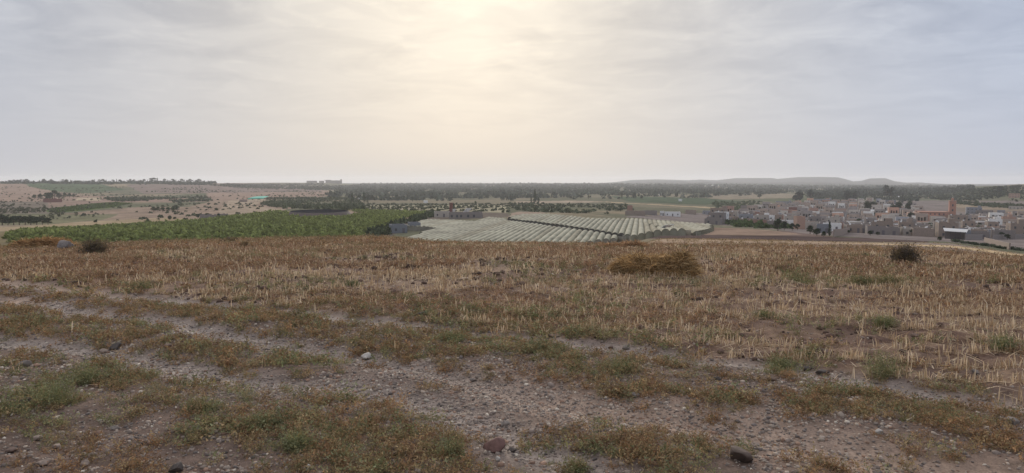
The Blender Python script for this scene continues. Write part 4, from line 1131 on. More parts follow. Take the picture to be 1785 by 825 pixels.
# the rest of the village, beyond the nearest houses
rest = order[NIND:]
bv = np.array([(-1,-1,-.4),(1,-1,-.4),(1,1,-.4),(-1,1,-.4),(-1,-1,1),(1,-1,1),(1,1,1),(-1,1,1),(-.93,-.93,1),(.93,-.93,1),(.93,.93,1),(-.93,.93,1),(-.93,-.93,.86),(.93,-.93,.86),(.93,.93,.86),(-.93,.93,.86)])
wb = [((-.7,-.35),(.35,.7)),((.3,.65),(.35,.7)),((-.2,.12),(0,.65))]
bv2 = [bv]; bf = [[0,1,5,4],[1,2,6,5],[2,3,7,6],[3,0,4,7],[4,5,9,8],[5,6,10,9],[6,7,11,10],[7,4,8,11],[8,9,13,12],[9,10,14,13],[10,11,15,14],[11,8,12,15],[12,13,14,15]]
o_ = 16
for (a, b), (c, d_) in wb: bv2.append(np.array([(a,-1.015,c),(b,-1.015,c),(b,-1.015,d_),(a,-1.015,d_)])); bf.append([o_,o_+1,o_+2,o_+3]); o_ += 4
bvv = np.concatenate(bv2); bff = np.array(bf); cc = np.ones((len(bvv), 3)); cc[8:16] = 1.15; cc[16:] = .18
pal = np.array([(.235,.205,.19),(.285,.225,.185),(.40,.355,.31),(.42,.25,.18),(.27,.165,.13),(.25,.255,.275),(.55,.53,.5)])
tint = pal[rng.choice(7, len(rest), p=WTS)]
hh = rng.choice([3.2, 3.8, 6.4, 9.2], len(rest), p=[.45, .28, .23, .04])
Sx = np.stack([rng.uniform(3.4, 5.4, len(rest)), rng.uniform(3.4, 5.2, len(rest)), hh], 1)
v, f, c = tile([(bvv, bff, cc)], hxs[rest], hys[rest], elev(hxs[rest], hys[rest]), Sx, np.full(len(rest), -R(24)) + rng.normal(0, .08, len(rest)), tint)
M_VILL = mat_attr('village_plaster', .9, noise=((.5, .8, 1.15),))
tag(mesh('distant_houses', v, f, c, M_VILL), 'dense hazy mass of flat-roofed houses filling the back of the village', None, None, 'stuff')

# ------------------------------------------------------------------ near ground: stones
def ico(n_sub=0):
    import bmesh
    bm = bmesh.new(); bmesh.ops.create_icosphere(bm, subdivisions=n_sub + 1, radius=1)
    V_ = np.array([v.co[:] for v in bm.verts]); F_ = np.array([[v.index for v in f_.verts] for f_ in bm.faces]); bm.free(); return V_, F_
IV, IF = ico(0)
def stone_protos(n, seed):
    r = np.random.default_rng(seed); out = []
    for _ in range(n):
        V_ = IV * r.uniform(.72, 1.2, (12, 1)) * np.array([1, r.uniform(.6, .95), r.uniform(.45, .85)]); out.append((V_, IF, np.ones((12, 3))))
    return out
PAL = np.array([(.16,.135,.12),(.23,.185,.155),(.30,.245,.20),(.36,.295,.235),(.27,.175,.125),(.50,.44,.36),(.10,.085,.075)])
def gravel_density(x, y):
    px, py = project(x, y, elev(x, y)); fs_ = field_side(x, y)
    g = .11 + .65 * rut_mask(x, y) + np.clip((fbm(x * 1.3, y * 1.3, 3, 31) - .45) * 3, 0, .6)
    g = g + .16 * np.exp(-((px - 820) / 320)**2 - ((py - 675) / 45)**2) + .35 * np.exp(-((px - 250) / 400)**2 - ((py - 780) / 60)**2) + .4 * np.exp(-((px - 1400) / 500)**2 - ((py - 700) / 60)**2)
    return np.where(fs_ > .4, .10, np.where(fs_ > 0, .3, 1)) * g
GV, GF, GC, gb = [], [], [], 0
for n, d0, d1, s0, s1 in ((60000, 3.4, 7, .0035, .018), (30000, 3.4, 9, .008, .026), (72000, 7, 14, .006, .024), (20000, 14, 26, .012, .034), (1100, 3.4, 22, .028, .05)):
    x, y = frustum_pts(n, d0, d1); k = rng.random(n) < gravel_density(x, y); x, y = x[k], y[k]; n = len(x)
    s = s0 + (s1 - s0) * rng.random(n) ** 3.2
    v, f, c = tile(stone_protos(9, 3), x, y, gz(x, y) + s * .12, s, rng.uniform(0, 6.28, n), PAL[rng.choice(7, n, p=[.13,.25,.26,.14,.15,.04,.03])] * rng.uniform(.8, 1.4, (n, 1)), rng.normal(0, .5, n))
    GV.append(v); GF.append(f + gb); GC.append(c); gb += len(v)
tag(mesh('gravel', np.concatenate(GV), np.concatenate(GF), np.concatenate(GC), M_STONE), 'loose grey and brown pebbles strewn along the wheel ruts', None, None, 'stuff'); print('gravel', gb)

x, y = frustum_pts(15000, 6.5, 30); k = (field_side(x, y) > .3) & (rng.random(15000) < np.clip((fbm(x * .7, y * 1.3, 3, 35) - .3) * 3, .1, 1)); x, y = x[k], y[k]; n = len(x)
s = (.018 + .055 * rng.random(n) ** 2.5) * np.clip(np.hypot(x, y) / 12, .8, 1.5)
v, f, c = tile(stone_protos(9, 8), x, y, gz(x, y) + s * .1, s, rng.uniform(0, 6.28, n), np.array([(.13,.085,.065)]) * rng.uniform(.55, 1.25, (n, 1)), rng.normal(0, .25, n))
tag(mesh('soil_clods', v, f, c, M_GROUND), 'dark crumbled clods of soil in the ploughed stubble field', None, None, 'stuff')

SV, SF = ico(2)
def rock(px, py, wpx, hpx, col_, label, cat='stone', seed=0, tilt=0.0, name='stone', flat=.6, rough=.16):
    x, y, _ = hit(px, py); dd = math.hypot(x, y); w_ = wpx * dd / F / 2; h = hpx * dd / F / 2
    r = np.random.default_rng(seed + int(px)); off = r.uniform(0, 50, 3)
    V_ = SV.copy()
    n1 = fbm(V_[:, 0] * 1.3 + off[0] + V_[:, 2], V_[:, 1] * 1.3 + off[1] - V_[:, 2], 3, seed)
    V_ = V_ * (1 + (n1[:, None] - .5) * rough * 5)
    for _ in range(16):      # knock flat facets off it
        nrm = r.normal(size=3); nrm /= np.linalg.norm(nrm); dcut = r.uniform(.38, .8); t = V_ @ nrm - dcut
        V_ = V_ - np.where(t > 0, t, 0)[:, None] * nrm * .97
    V_ = V_ / np.abs(V_).max(0)
    V_ = V_ * np.array([w_, w_ * .8, h])
    c, s = cos(tilt), sin(tilt); V_ = np.stack([V_[:, 0] * c - V_[:, 2] * s, V_[:, 1], V_[:, 0] * s + V_[:, 2] * c], 1)
    n2 = fbm(V_[:, 0] / w_ * 2.5 + off[2], V_[:, 1] / w_ * 2.5 + V_[:, 2] / h, 3, 9)[:, None]
    Cc = np.array(col_)[None] * (.65 + .7 * n2)
    o = mesh(name, V_, SF, Cc, M_STONE, False)
    o.location = (x, y, float(gz(np.array([x]), np.array([y]))[0]) + h * .7); o.rotation_euler.z = face_cam(x, y) + r.uniform(-.3, .3)
    tag(o, label, cat); return o
DG, GY, BR, TN, PL = (.095, .08, .07), (.22, .19, .165), (.17, .12, .095), (.30, .235, .19), (.44, .41, .37)
rock(1289, 803, 48, 36, (.12, .09, .072), 'largest brown boulder with broken face, lower right beside the rut', 'boulder', 11, -.3, 'boulder', rough=.22)
rock(866, 776, 50, 32, (.17, .10, .085), 'tilted brown slab of rock with pale top edge, bottom centre', 'rock slab', 5, .12, 'rock_slab')
rock(893, 773, 22, 11, DG, 'blackish stone touching the tilted brown slab', seed=6)
for a in [
 (635, 614, 27, 13, PL, 'smooth pale oval stone alone beside the middle rut'), (375, 650, 20, 9, DG, 'flat black stone lying alone in the left middle rut'),
 (45, 640, 23, 13, GY, 'rounded grey stone beside a pale twig near the left edge'), (203, 603, 22, 14, DG, 'dark stone among weeds right of the pinkish stone'),
 (180, 606, 16, 10, TN, 'pinkish stone among weeds left of the dark stone'), (736, 548, 20, 9, (.16,.14,.13), 'dark flat stone at the upper edge of the far rut'),
 (825, 655, 14, 9, GY, 'small grey stone in the wide gravel area'), (880, 729, 17, 11, GY, 'grey stone standing in gravel above the tilted slab'),
 (308, 821, 28, 18, DG, 'dark grey cobble at the bottom edge, left of centre'), (535, 822, 19, 12, PL, 'bright pale stone at the bottom edge'),
 (42, 714, 22, 15, DG, 'dark stone in bare soil at the left'), (64, 770, 20, 10, TN, 'tan stone in the heap of stones at lower left'),
 (76, 815, 26, 12, TN, 'larger tan stone in the lower left corner'), (147, 815, 15, 12, TN, 'tan stone right of the lower left corner stones'),
 (201, 751, 14, 8, GY, 'pale grey stone on bare soil, lower left'), (963, 583, 24, 7, BR, 'flat brown stone on the edge of the far rut'),
 (1007, 566, 17, 8, DG, 'black stone in the green weeds above the far rut'), (1066, 600, 12, 9, BR, 'left one of two brown stones at the far rut edge'),
 (1091, 602, 14, 9, GY, 'right one of two brownish stones at the far rut edge'), (1108, 692, 16, 10, GY, 'bluish grey stone between the two right ruts'),
 (968, 606, 18, 9, DG, 'dark stone half hidden by weeds between the ruts'), (1408, 640, 16, 9, DG, 'dark stone left of the dark flat stone on the right'),
 (1433, 647, 24, 9, DG, 'dark flat stone at the field edge on the right'), (1291, 621, 20, 9, BR, 'brown clod-like stone at the field edge'),
 (1251, 668, 16, 9, DG, 'dark bluish stone between the right ruts'), (1766, 737, 18, 15, GY, 'square grey block of stone near the right edge'),
 (1533, 756, 15, 9, PL, 'pale stone in the lower right gravel'), (1529, 811, 17, 9, GY, 'grey stone in the lower right rut'),
 (1440, 621, 24, 12, BR, 'rounded brown stone in the stubble edge on the right'), (673, 813, 17, 10, DG, 'dark stone at the bottom, left of the slab'),
 (691, 793, 16, 9, BR, 'brownish stone above the dark bottom stone'), (867, 801, 12, 9, PL, 'small pale stone below the tilted brown slab'),
 (290, 604, 17, 10, BR, 'brown stone half buried between the left ruts'), (808, 490, 26, 5, TN, 'long flat pale stone lying in the stubble'),
 (1130, 452, 24, 12, (.13,.12,.12), 'dark rounded rock behind the straw heap'), (112, 436, 28, 18, (.20,.175,.16), 'pale grey boulder leaning against the left straw heap'),
 (1345, 668, 18, 7, BR, 'flat brown stone between the right ruts'), (1595, 590, 14, 8, BR, 'brown stone in the right part of the stubble'),
 (1700, 650, 13, 8, GY, 'grey stone beside the right field edge'),
 (20, 790, 18, 9, BR, 'brown stone at the far lower left'), (100, 784, 16, 9, TN, 'tan stone between the lower left stones'),
 (430, 745, 13, 8, BR, 'small brown stone below the left weeds'), (1180, 790, 15, 9, GY, 'grey stone left of the largest boulder'),
]: rock(*a, seed=int(a[0]) % 17)

# ------------------------------------------------------------------ near ground: weeds
GRN = np.array([(.22,.235,.105),(.27,.275,.15),(.19,.20,.10),(.33,.29,.13)]) * .92
RED = np.array([(.34,.20,.105),(.31,.20,.12),(.40,.235,.115),(.27,.165,.10)]) * .92
OLI = np.array([(.29,.225,.11),(.34,.255,.135),(.25,.195,.105),(.42,.30,.16)]) * .92
STW = np.array([(.60,.45,.29),(.46,.32,.195),(.74,.60,.42)])
BRN = np.array([(.34,.225,.145),(.25,.165,.11),(.50,.37,.24),(.35,.205,.125)])
def weed(n_stems, leaves, leaf, hgt, rad, pal, seed, mix=None):
    r = np.random.default_rng(seed); T, Cc = [], []
    for s in range(n_stems):
        a = r.uniform(0, 2 * pi); lean = r.uniform(.1, 1) * rad; h = hgt * r.uniform(.45, 1.1) * (1.15 - .5 * lean / rad); b0 = np.array([r.normal(0, rad * .28), r.normal(0, rad * .28), -.01])
        col_ = pal[r.integers(len(pal))] * r.uniform(.75, 1.25)
        if mix is not None and r.random() < .35: col_ = mix[r.integers(len(mix))] * r.uniform(.75, 1.25)
        def P(t): return b0 + np.array([lean * cos(a) * t ** 1.4, lean * sin(a) * t ** 1.4, h * t * (1 - .15 * t)])
        w_ = np.array([-sin(a), cos(a), 0]) * leaf * .16
        for t0, t1 in ((0, .5), (.5, 1)):
            T.append([P(t0) - w_, P(t0) + w_, P(t1)]); Cc.append([col_ * .85] * 3)
        for l in range(leaves):
            t = r.uniform(.12, 1.02); p = P(t) + r.normal(0, leaf * .8, 3); u = r.normal(size=3); u[2] = abs(u[2]) * .9; u /= np.linalg.norm(u); w2 = np.cross(u, r.normal(size=3)); w2 /= np.linalg.norm(w2)
            L = leaf * r.uniform(.7, 1.5); T.append([p - w2 * L * .28, p + w2 * L * .28, p + u * L]); Cc.append([col_ * r.uniform(.8, 1.25)] * 3)
    V_ = np.array(T).reshape(-1, 3); return V_, np.arange(len(V_)).reshape(-1, 3), np.array(Cc).reshape(-1, 3)
def veg(px, py, fs_):
    """(amount, greenness) of the low weeds beside the ruts"""
    E = [(250,530,330,13,1.0,.15),(700,584,280,18,1.0,.35),(880,606,200,18,.9,.55),(420,556,320,14,.8,.3),(60,508,160,9,.8,.2),(100,565,200,16,.9,.4),(250,592,200,15,1.0,.25),(430,617,150,18,.95,.6),
         (90,690,80,38,.55,.95),(300,700,110,30,.42,.55),(420,715,110,30,.5,.75),(520,760,90,30,.5,.8),(640,745,80,26,.45,.3),(200,655,160,18,.6,.6),(40,620,80,20,.5,.6),(700,790,160,40,.6,.35),(620,700,90,22,.5,.3),(880,750,120,25,.55,.25),
         (990,770,170,40,.6,.45),(1130,770,90,30,.6,.25),(1080,640,70,24,.6,.7),(1060,690,60,20,.35,.3),(1250,670,150,30,.5,.3),(1420,700,140,30,.45,.4),(1620,700,140,25,.5,.3),(1740,770,90,25,.8,.05),(1240,810,110,25,.6,.6),(1660,745,130,25,.4,.2),(1400,790,120,25,.3,.3),(1500,690,60,20,.4,.5),
         (830,545,230,17,.85,.75),(1040,570,170,22,.6,.7),(560,525,170,14,.75,.5),(240,490,220,14,.6,.35),(60,480,150,12,.6,.3),(1180,600,90,20,.5,.7),(1370,620,60,22,.6,.8),(940,548,40,12,.9,.9),(790,583,45,14,.95,.9),(1620,665,120,14,.4,.5)]
    a = np.zeros(px.shape) + .20; g = np.zeros(px.shape); w_ = np.zeros(px.shape) + 1e-3
    for cx_, cy_, rx__, ry__, k_, gg in E:
        e = np.exp(-((px - cx_) / rx__)**2 - ((py - cy_ - 8) / ry__)**2) * k_; a = a + e; g = g + e * gg; w_ = w_ + e
    return np.clip(a, 0, 1), g / w_
def weeds_mass(name, label, sets):
    Vs, Fs, Cs, b = [], [], [], 0
    for x, y, protos, s in sets:
        n = len(x)
        if not n: continue
        v, f, c = tile(protos, x, y, gz(x, y), s, rng.uniform(0, 6.28, n), rng.uniform(.78, 1.22, (n, 1)) * np.ones((1, 3)), rng.normal(0, .08, n))
        Vs.append(v); Fs.append(f + b); Cs.append(c); b += len(v)
    tag(mesh(name, np.concatenate(Vs), np.concatenate(Fs), np.concatenate(Cs), M_WEED), label, None, None, 'stuff'); print(name, b)
gset, rset = [], []
BO, SL = hit(1289, 803), hit(866, 776)
for n, d0, d1, leaf, ns, nl in ((10500, 3.4, 7.5, .0125, 15, 13), (12500, 7.5, 13, .018, 11, 9), (14500, 13, 24, .030, 8, 6)):
    x, y = frustum_pts(n, d0, d1); px, py = project(x, y, elev(x, y)); fs_ = field_side(x, y)
    am, gr_ = veg(px, py, fs_); cl_ = fbm(x * 3.2, y * 3.2, 3, 61, .6); fac = np.maximum(np.clip((cl_ - .36) * 5, .10, 1.1), .6 * (am > .78)); am = am * (1 - .97 * np.clip(rut_mask(x, y) * 1.3 - .1, 0, 1)) * fac
    k = (rng.random(n) < am * .72) & (fs_ < 2.2) & (rng.random(n) < np.where(fs_ > .6, .6, 1)) & (np.hypot(x - BO[0], y - BO[1] + .12) > .27) & (np.hypot(x - SL[0], y - SL[1] + .12) > .25); x, y, gr_ = x[k], y[k], gr_[k]
    kinds = rng.random(len(x)); green = kinds < gr_ * .72; oli = (~green) & (kinds < gr_ * .72 + .33)
    pg = [weed(ns, nl, leaf, .105, .16, GRN, 200 + i, OLI) for i in range(5)]; po = [weed(ns, nl, leaf, .08, .15, OLI, 220 + i, RED) for i in range(5)]; pr = [weed(ns, nl, leaf, .08, .14, RED, 240 + i, OLI) for i in range(5)]
    gset.append((x[green], y[green], pg, rng.uniform(.4, 1.2, green.sum()) + .6 * (rng.random(green.sum()) < .12)))
    rset.append((x[oli], y[oli], po, rng.uniform(.35, 1.3, oli.sum()))); red = ~(green | oli); rset.append((x[red], y[red], pr, rng.uniform(.55, 1.3, red.sum())))
# weeds within the stubble field: scattered green, then a dense rusty sward towards the brow
x, y = frustum_pts(9000, 9, 30); px, py = project(x, y, elev(x, y)); fs_ = field_side(x, y); cl_ = fbm(x * .5, y * .8, 3, 63)
k = (fs_ > 1.0) & (cl_ > .57) & (rng.random(9000) < .55); gset.append((x[k], y[k], [weed(9, 7, .024, .17, .17, GRN, 260 + i, OLI) for i in range(5)], rng.uniform(.6, 1.3, k.sum())))
for n, d0, d1, leaf, h, ns, nl, thr in ((10500, 9, 17, .02, .10, 7, 5, .50), (17500, 17, 30, .034, .15, 7, 5, .40), (24000, 28, 50, .05, .15, 7, 4, .30)):
    x, y = frustum_pts(n, d0, d1); fs_ = field_side(x, y); px, py = project(x, y, elev(x, y))
    cl_ = fbm(x * .45, y * .45, 3, 64); fadeR = np.where(np.hypot(x, y) > 31, np.clip((1130 - px) / 100, .10, 1), 1.0)
    k = (fs_ > .8) & (rng.random(n) < np.clip((cl_ - thr) * 5 + .25, 0, 1) * fadeR); x, y = x[k], y[k]; d_ = np.hypot(x, y)
    ol = rng.random(len(x)) < np.clip((d_ - 30) / 16, .15, .6); 
    rset.append((x[ol], y[ol], [weed(ns, nl, leaf, h, .15, OLI * .85, 280 + i, BRN) for i in range(5)], rng.uniform(.6, 1.35, ol.sum())))
    rset.append((x[~ol], y[~ol], [weed(ns, nl, leaf, h * .85, .15, BRN, 290 + i, RED) for i in range(5)], rng.uniform(.6, 1.3, (~ol).sum())))
# thinner cover on the slope beyond, right side
x, y = frustum_pts(16000, 45, 125); px, py = project(x, y, elev(x, y)); k = (px > 1000) & (rng.random(16000) < np.where(px > 1380, .12, .5)) & (fbm(x * .12, y * .12, 3, 66) > .40)
rset.append((x[k], y[k], [weed(6, 3, .08, .11, .3, np.concatenate([OLI, STW * .8]), 310 + i) for i in range(4)], rng.uniform(.6, 1.2, k.sum())))
weeds_mass('green_weeds', 'low grey-green weeds growing beside the ruts and in the field', gset)
weeds_mass('dry_weeds', 'low rusty and olive dried weeds matting the ground', rset)

# stubble and broken straw
def straws(name, label, parts):
    Vs, Cs = [], []
    for n, d0, d1, tuft, lmin, lmax, lying, w0 in parts:
        x, y = frustum_pts(n, d0, d1); fs_ = field_side(x, y)
        dens = np.clip((fbm(x * .6, y * .6, 3, 71) - .28) * 3.2, .1, 1)
        px, py = project(x, y, elev(x, y))
        if lying < .5 and d1 <= 28:       # drill rows across the field
            y = y + (np.round(y / .62 + .10 * x / .62) * .62 - .10 * x - y) * .8
        k = ((fs_ > .35) | (rng.random(n) < (.05 if lying > .5 else .01))) & (rng.random(n) < dens) & ~((px > 1120) & (np.hypot(x, y) > 30) & (rng.random(n) < .85)); x, y = x[k], y[k]
        x = np.repeat(x, tuft); y = np.repeat(y, tuft); m = len(x); x = x + rng.normal(0, .028, m); y = y + rng.normal(0, .028, m); d_ = np.hypot(x, y)
        z = gz(x, y) - .01; L = rng.uniform(lmin, lmax, m) * (.6 + .4 * rng.random(m)); a = rng.uniform(0, 2 * pi, m)
        tl = np.where(rng.random(m) < lying, rng.uniform(1.25, 1.5, m), np.abs(rng.normal(0, .28, m)))
        dx, dy, dzz = np.sin(tl) * np.cos(a), np.sin(tl) * np.sin(a), np.cos(tl); w_ = w0 + d_ * .00022; b = a + rng.uniform(0, pi, m)
        wx_, wy_ = np.cos(b) * w_, np.sin(b) * w_; z = z + np.where(tl > 1.1, .022, 0)
        p0 = np.stack([x, y, z], 1); p1 = p0 + np.stack([dx, dy, dzz], 1) * (L * .6)[:, None]; p2 = p1 + np.stack([dx * 1.3, dy * 1.3, dzz * .8], 1) * (L * .4)[:, None]; W_ = np.stack([wx_, wy_, 0 * wx_], 1)
        Vs.append(np.stack([p0 - W_, p0 + W_, p1 + W_, p1 - W_, p1 - W_, p1 + W_, p2 + W_ * .5, p2 - W_ * .5], 1).reshape(-1, 3))
        cc_ = STW[rng.integers(0, 3, m)] * rng.uniform(.6, 1.2, (m, 1)); Cs.append(np.repeat(cc_, 8, 0))
    V_ = np.concatenate(Vs); tag(mesh(name, V_, np.arange(len(V_)).reshape(-1, 4), np.concatenate(Cs), M_STRAW), label, None, None, 'stuff'); print(name, len(V_))
straws('stubble', 'pale cut straw stubble standing in the ploughed field', [(10000, 7, 16, 5, .06, .19, .25, .0026), (17000, 15, 28, 4, .07, .21, .2, .0036), (13000, 27, 45, 3, .08, .20, .12, .0035), (150, 3.5, 9, 3, .05, .14, .5, .002)])
straws('straw_litter', 'broken straw lying loose on the soil', [(26000, 5.5, 16, 1, .06, .20, 1.0, .0026), (20000, 15, 30, 1, .08, .25, 1.0, .0036), (1200, 3.4, 8, 1, .05, .16, 1.0, .002)])

# ------------------------------------------------------------------ single plants, bushes and straw heaps
def plant(px, py, wpx, hpx, pal, label, cat='weed', name='weed_plant', mix=None, seed=0, dense=1.0):
    x, y, _ = hit(px, py); k = math.hypot(x, y) / F; w_, h = wpx * k / 2, hpx * k * (.85 if name == 'weed_plant' else 1)
    if name == 'weed_plant': dense *= .6
    leaf = max(.010, .0011 * math.hypot(x, y) * 1.25)
    ns = int(min(150 * max(1, dense), 26 + 26 * w_ * h / (leaf * leaf * 12) * dense)); v, f, c = weed(ns, 14, leaf, h, w_, pal, 400 + seed + int(px), mix)
    o = mesh(name, v, f, c, M_WEED); o.location = (x, y, float(gz(np.array([x]), np.array([y]))[0])); tag(o, label, cat); return o
DRK = np.array([(.10,.08,.065),(.13,.10,.08),(.085,.075,.06),(.15,.115,.08)])
plant(1577, 463, 50, 38, DRK * 1.1, 'dark dry bush standing near the right brow', 'bush', 'dry_bush', OLI * .6, dense=3)
plant(165, 446, 46, 30, DRK, 'dark dry bush right of the left straw heap', 'bush', 'dry_bush', OLI * .6, 1, dense=2.4)
plant(402, 424, 24, 14, OLI, 'left olive tuft on the brow against the green grove', 'weed tuft', mix=DRK)
plant(427, 432, 22, 16, OLI * .8, 'right brownish tuft just below the brow', 'weed tuft', mix=RED, seed=3)
plant(562, 422, 34, 12, OLI, 'wide brown tuft on the brow before the grove centre', 'weed tuft', mix=DRK, seed=4)
plant(1500, 497, 52, 24, GRN * .8, 'left half of the green weed clump in the right stubble', seed=5, mix=OLI, dense=2)
plant(1548, 499, 60, 26, GRN * .8, 'right half of the green weed clump in the right stubble', seed=6, mix=OLI, dense=2)
plant(1540, 655, 80, 58, GRN, 'tall bluish green weed at the right field edge', seed=7, dense=2)
plant(1538, 570, 52, 28, GRN, 'green weed in the middle of the right stubble', seed=8, dense=2)
plant(1748, 612, 62, 40, GRN, 'green weed near the right edge in the stubble', seed=9, dense=1.5)
plant(1362, 636, 60, 34, GRN, 'green weed at the field edge left of the dark flat stone', seed=10, dense=1.5)
plant(1330, 552, 40, 22, GRN, 'small green weed with pale stalks in the stubble', seed=11)
plant(788, 596, 60, 26, GRN, 'round bright green weed between the far ruts', seed=12, dense=2)
plant(936, 556, 40, 20, GRN * .85, 'round dark green weed above the far rut', seed=13, dense=2)
plant(98, 712, 84, 64, GRN * 1.05, 'large pale green weed in bare soil at lower left', seed=14, dense=2)
plant(150, 672, 60, 40, GRN, 'green weed behind the large pale one at lower left', seed=15, dense=2)
plant(520, 785, 74, 48, GRN, 'pale green weed at bottom left of centre', seed=16, dense=2)
plant(455, 750, 80, 46, GRN, 'wide green weed left of the bottom pale green weed', seed=17, mix=OLI, dense=2)
plant(350, 722, 70, 42, GRN, 'green weed in the mixed patch at lower left', seed=18, mix=OLI, dense=2)
plant(790, 800, 60, 60, GRN, 'tall forked green weed left of the tilted slab', seed=19, mix=OLI, dense=1.5)
plant(614, 500, 34, 18, GRN * .8, 'small dark green weed in the left stubble', seed=20)
plant(1390, 488, 44, 20, GRN * .8, 'faint green weed in the far right stubble', seed=21, mix=OLI)
plant(1005, 808, 60, 40, GRN, 'yellowish green weed at the bottom centre', seed=22, mix=OLI, dense=1.5)
plant(250, 500, 60, 22, GRN * .85, 'green tuft at the left edge of the stubble', seed=23, mix=OLI)
plant(1080, 652, 60, 30, GRN, 'green weed between the right ruts', seed=24, mix=OLI, dense=1.5)

def heap(px, py, wpx, hpx, label, bumps, cols, nstr, seed, stray=.2):
    x, y, _ = hit(px, py); k = math.hypot(x, y) / F; w_, h = wpx * k / 2, hpx * k; dep = w_ * .42
    r = np.random.default_rng(seed); root = empty('straw_heap', (x, y, float(gz(np.array([x]), np.array([y]))[0])), face_cam(x, y)); tag(root, label, 'straw heap')
    top = lambda u: np.interp(u, [b[0] for b in bumps], [b[1] for b in bumps]) * h
    nu, nv = 60, 18; Vc = []
    for i in range(nu + 1):
        u = -1 + 2 * i / nu
        for j in range(nv + 1):
            a = pi * j / nv; t = top(u) * .9; prof = (abs(sin(a)) ** .6); e = (1 - abs(u) ** 6) ** .5
            nn = .82 + .36 * float(fbm(np.array([u * 6 + seed]), np.array([a * 2.2]), 3, seed)[0])
            Vc.append((u * w_ * .95, -cos(a) * dep * e * nn, t * prof * e * nn - .03))
    Fc = [[i*(nv+1)+j, (i+1)*(nv+1)+j, (i+1)*(nv+1)+j+1, i*(nv+1)+j+1] for i in range(nu) for j in range(nv)]
    Vc = np.array(Vc); cn = fbm(Vc[:, 0] * 14, Vc[:, 2] * 20, 3, 4)[:, None]
    mesh('packed_straw', Vc, Fc, np.array(cols[0]) * .35 * (.5 + cn), M_STRAW, True, root)  # core colour darkened to read as shaded gaps between the strands
    # strands lying over it, most of them combed along the length, falling over the ends
    u = r.uniform(-1, 1, nstr); a = r.uniform(.02, pi * .8, nstr); e = np.sqrt(np.maximum(1 - np.abs(u) ** 6, .05)); t = top(u) * .9
    nn = .84 + .32 * fbm(u * 6 + seed, a * 2.2, 3, seed)
    P = np.stack([u * w_ * .96, -np.cos(a) * dep * e * nn, t * np.sin(a) ** .6 * e * nn - .01], 1)
    ang = r.normal(0, .55, nstr) + np.where(u > 0, 1, -1) * 0 + .5 * np.sin(u * 5 + seed); side_ = r.random(nstr) < .4
    Dv = np.stack([np.cos(ang), -np.abs(r.normal(.2, .3, nstr)), np.sin(ang) * .7 + .1], 1); Dv[side_] = np.stack([r.normal(0, .35, side_.sum()), -np.abs(r.normal(.35, .2, side_.sum())), -r.uniform(.2, 1, side_.sum())], 1)
    up_ = r.random(nstr) < stray; Dv[up_] = np.stack([r.normal(.1, .6, up_.sum()), r.normal(-.1, .4, up_.sum()), r.uniform(.2, .9, up_.sum())], 1)
    Dv[r.random(nstr) < .5] *= np.array([-1, 1, 1]); Dv /= np.linalg.norm(Dv, axis=1)[:, None]
    L = (r.uniform(.07, .24, nstr) * (w_ / .8))[:, None]; W_ = np.cross(Dv, r.normal(size=(nstr, 3))); W_ /= np.linalg.norm(W_, axis=1)[:, None]; W_ *= .0045 * max(1, k * F / 15)
    P1 = P + Dv * L * .5 + np.array([0, 0, .01]); P2 = P1 + (Dv + np.array([0, 0, -.45])) * L * .5
    V_ = np.stack([P - W_, P + W_, P1 + W_, P1 - W_, P1 - W_, P1 + W_, P2 + W_ * .4, P2 - W_ * .4], 1); V_[..., 2] = np.maximum(V_[..., 2], -.02)
    V_ = V_.reshape(-1, 3)
    cc_ = np.array(cols)[r.integers(0, len(cols), nstr)] * r.uniform(.6, 1.35, (nstr, 1)) * np.clip(fbm(u * 9 + seed, a * 3, 3, seed + 1) * 2.2 - .1, .65, 1.4)[:, None]
    mesh('loose_straw', V_, np.arange(len(V_)).reshape(-1, 4), np.repeat(cc_, 8, 0), M_STRAW, False, root)
    return root
GOLD = [(.50,.33,.15),(.37,.235,.105),(.64,.46,.25),(.24,.15,.07)]
heap(1140, 479, 146, 41, 'long golden straw heap lying in the stubble at right of centre', [(-1,.55),(-.88,.86),(-.6,.78),(-.45,.82),(-.2,.74),(0,.78),(.2,.76),(.4,.84),(.55,.92),(.68,1.08),(.85,1.0),(.95,.72),(1,.5)], GOLD, 11000, 3, .16)
heap(1085, 434, 92, 11, 'low reddish straw heap on the brow behind the long heap', [(-1,.2),(-.5,.5),(.2,.9),(.6,1),(1,.4)], [(.38,.23,.12),(.32,.18,.10),(.46,.31,.18)], 2500, 5)
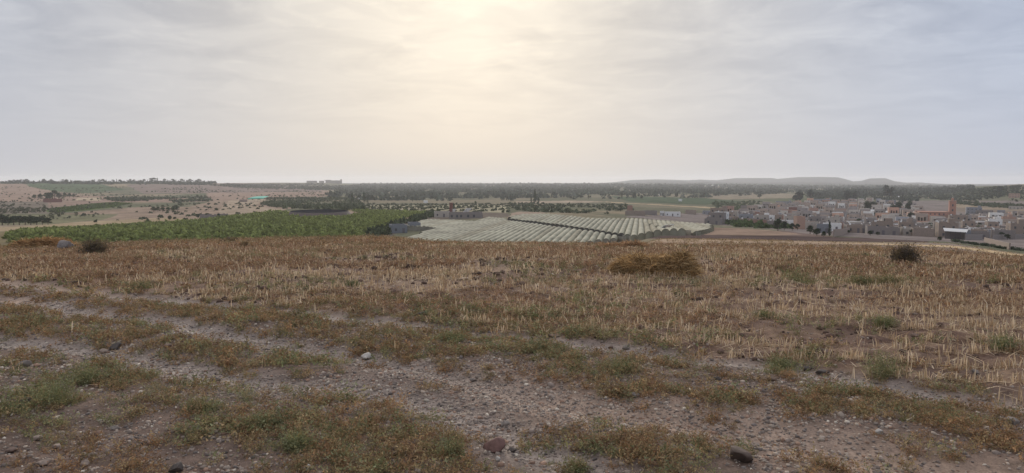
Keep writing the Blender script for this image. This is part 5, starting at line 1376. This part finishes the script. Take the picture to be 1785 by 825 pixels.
heap(78, 433, 86, 15, 'flat rusty straw heap at the left beside the pale boulder', [(-1,.5),(-.8,.95),(-.5,.8),(0,.95),(.5,.8),(1,.6)], [(.40,.24,.11),(.32,.18,.085),(.50,.33,.17)], 3500, 7)
for i, (px, py, L, a, lb) in enumerate([(25, 632, 20, .6, 'pale twig lying beside the rounded grey stone'), (213, 632, 9, -.7, 'short pale stick in the left rut'), (1720, 542, 40, 1.0, 'long bent pale stalk standing in the right stubble'), (1590, 735, 30, .5, 'thin pale stick lying in the lower right gravel'), (1255, 760, 26, 2.7, 'pale dry stalk left of the largest boulder')]):
    x, y, _ = hit(px, py); kk = math.hypot(x, y) / F * L; m = MB(); z0 = float(gz(np.array([x]), np.array([y]))[0])
    up = .6 if 'standing' in lb else .06
    m.tube((-kk * .5 * cos(a), -kk * .5 * sin(a), .015), (0, 0, .02 + up * kk * .5), .006, .005).tube((0, 0, .02 + up * kk * .5), (kk * .45 * cos(a + .4), kk * .45 * sin(a + .4), .02 + up * kk * .8), .005, .002)
    o = m.build('twig', mat_plain('pale_wood', (.50, .42, .30)) if i == 0 else bpy.data.materials['pale_wood']); o.location = (x, y, z0); tag(o, lb, 'twig')

# where several of a kind read alike, their order from the left tells them apart
ORD = ['leftmost','second','third','fourth','fifth','sixth','seventh','eighth','ninth','tenth','eleventh','twelfth','thirteenth','fourteenth','fifteenth','sixteenth','seventeenth','eighteenth','nineteenth','twentieth','twenty-first','twenty-second','twenty-third','twenty-fourth','twenty-fifth','twenty-sixth','twenty-seventh','twenty-eighth','twenty-ninth','thirtieth','thirty-first','thirty-second','thirty-third','thirty-fourth','thirty-fifth','thirty-sixth','thirty-seventh','thirty-eighth','thirty-ninth','fortieth']
byl = {}
for ob in C.objects:
    if ob.parent is None and ob.get('label') and ob.get('category'): byl.setdefault(ob['label'], []).append(ob)
for lab, obs in byl.items():
    if len(obs) < 2: continue
    obs.sort(key=lambda q: math.atan2(q.location.x, q.location.y))
    for i_, ob in enumerate(obs[:len(ORD)]):
        ob['label'] = lab + (', leftmost' if i_ == 0 else f', {ORD[i_]} from left')
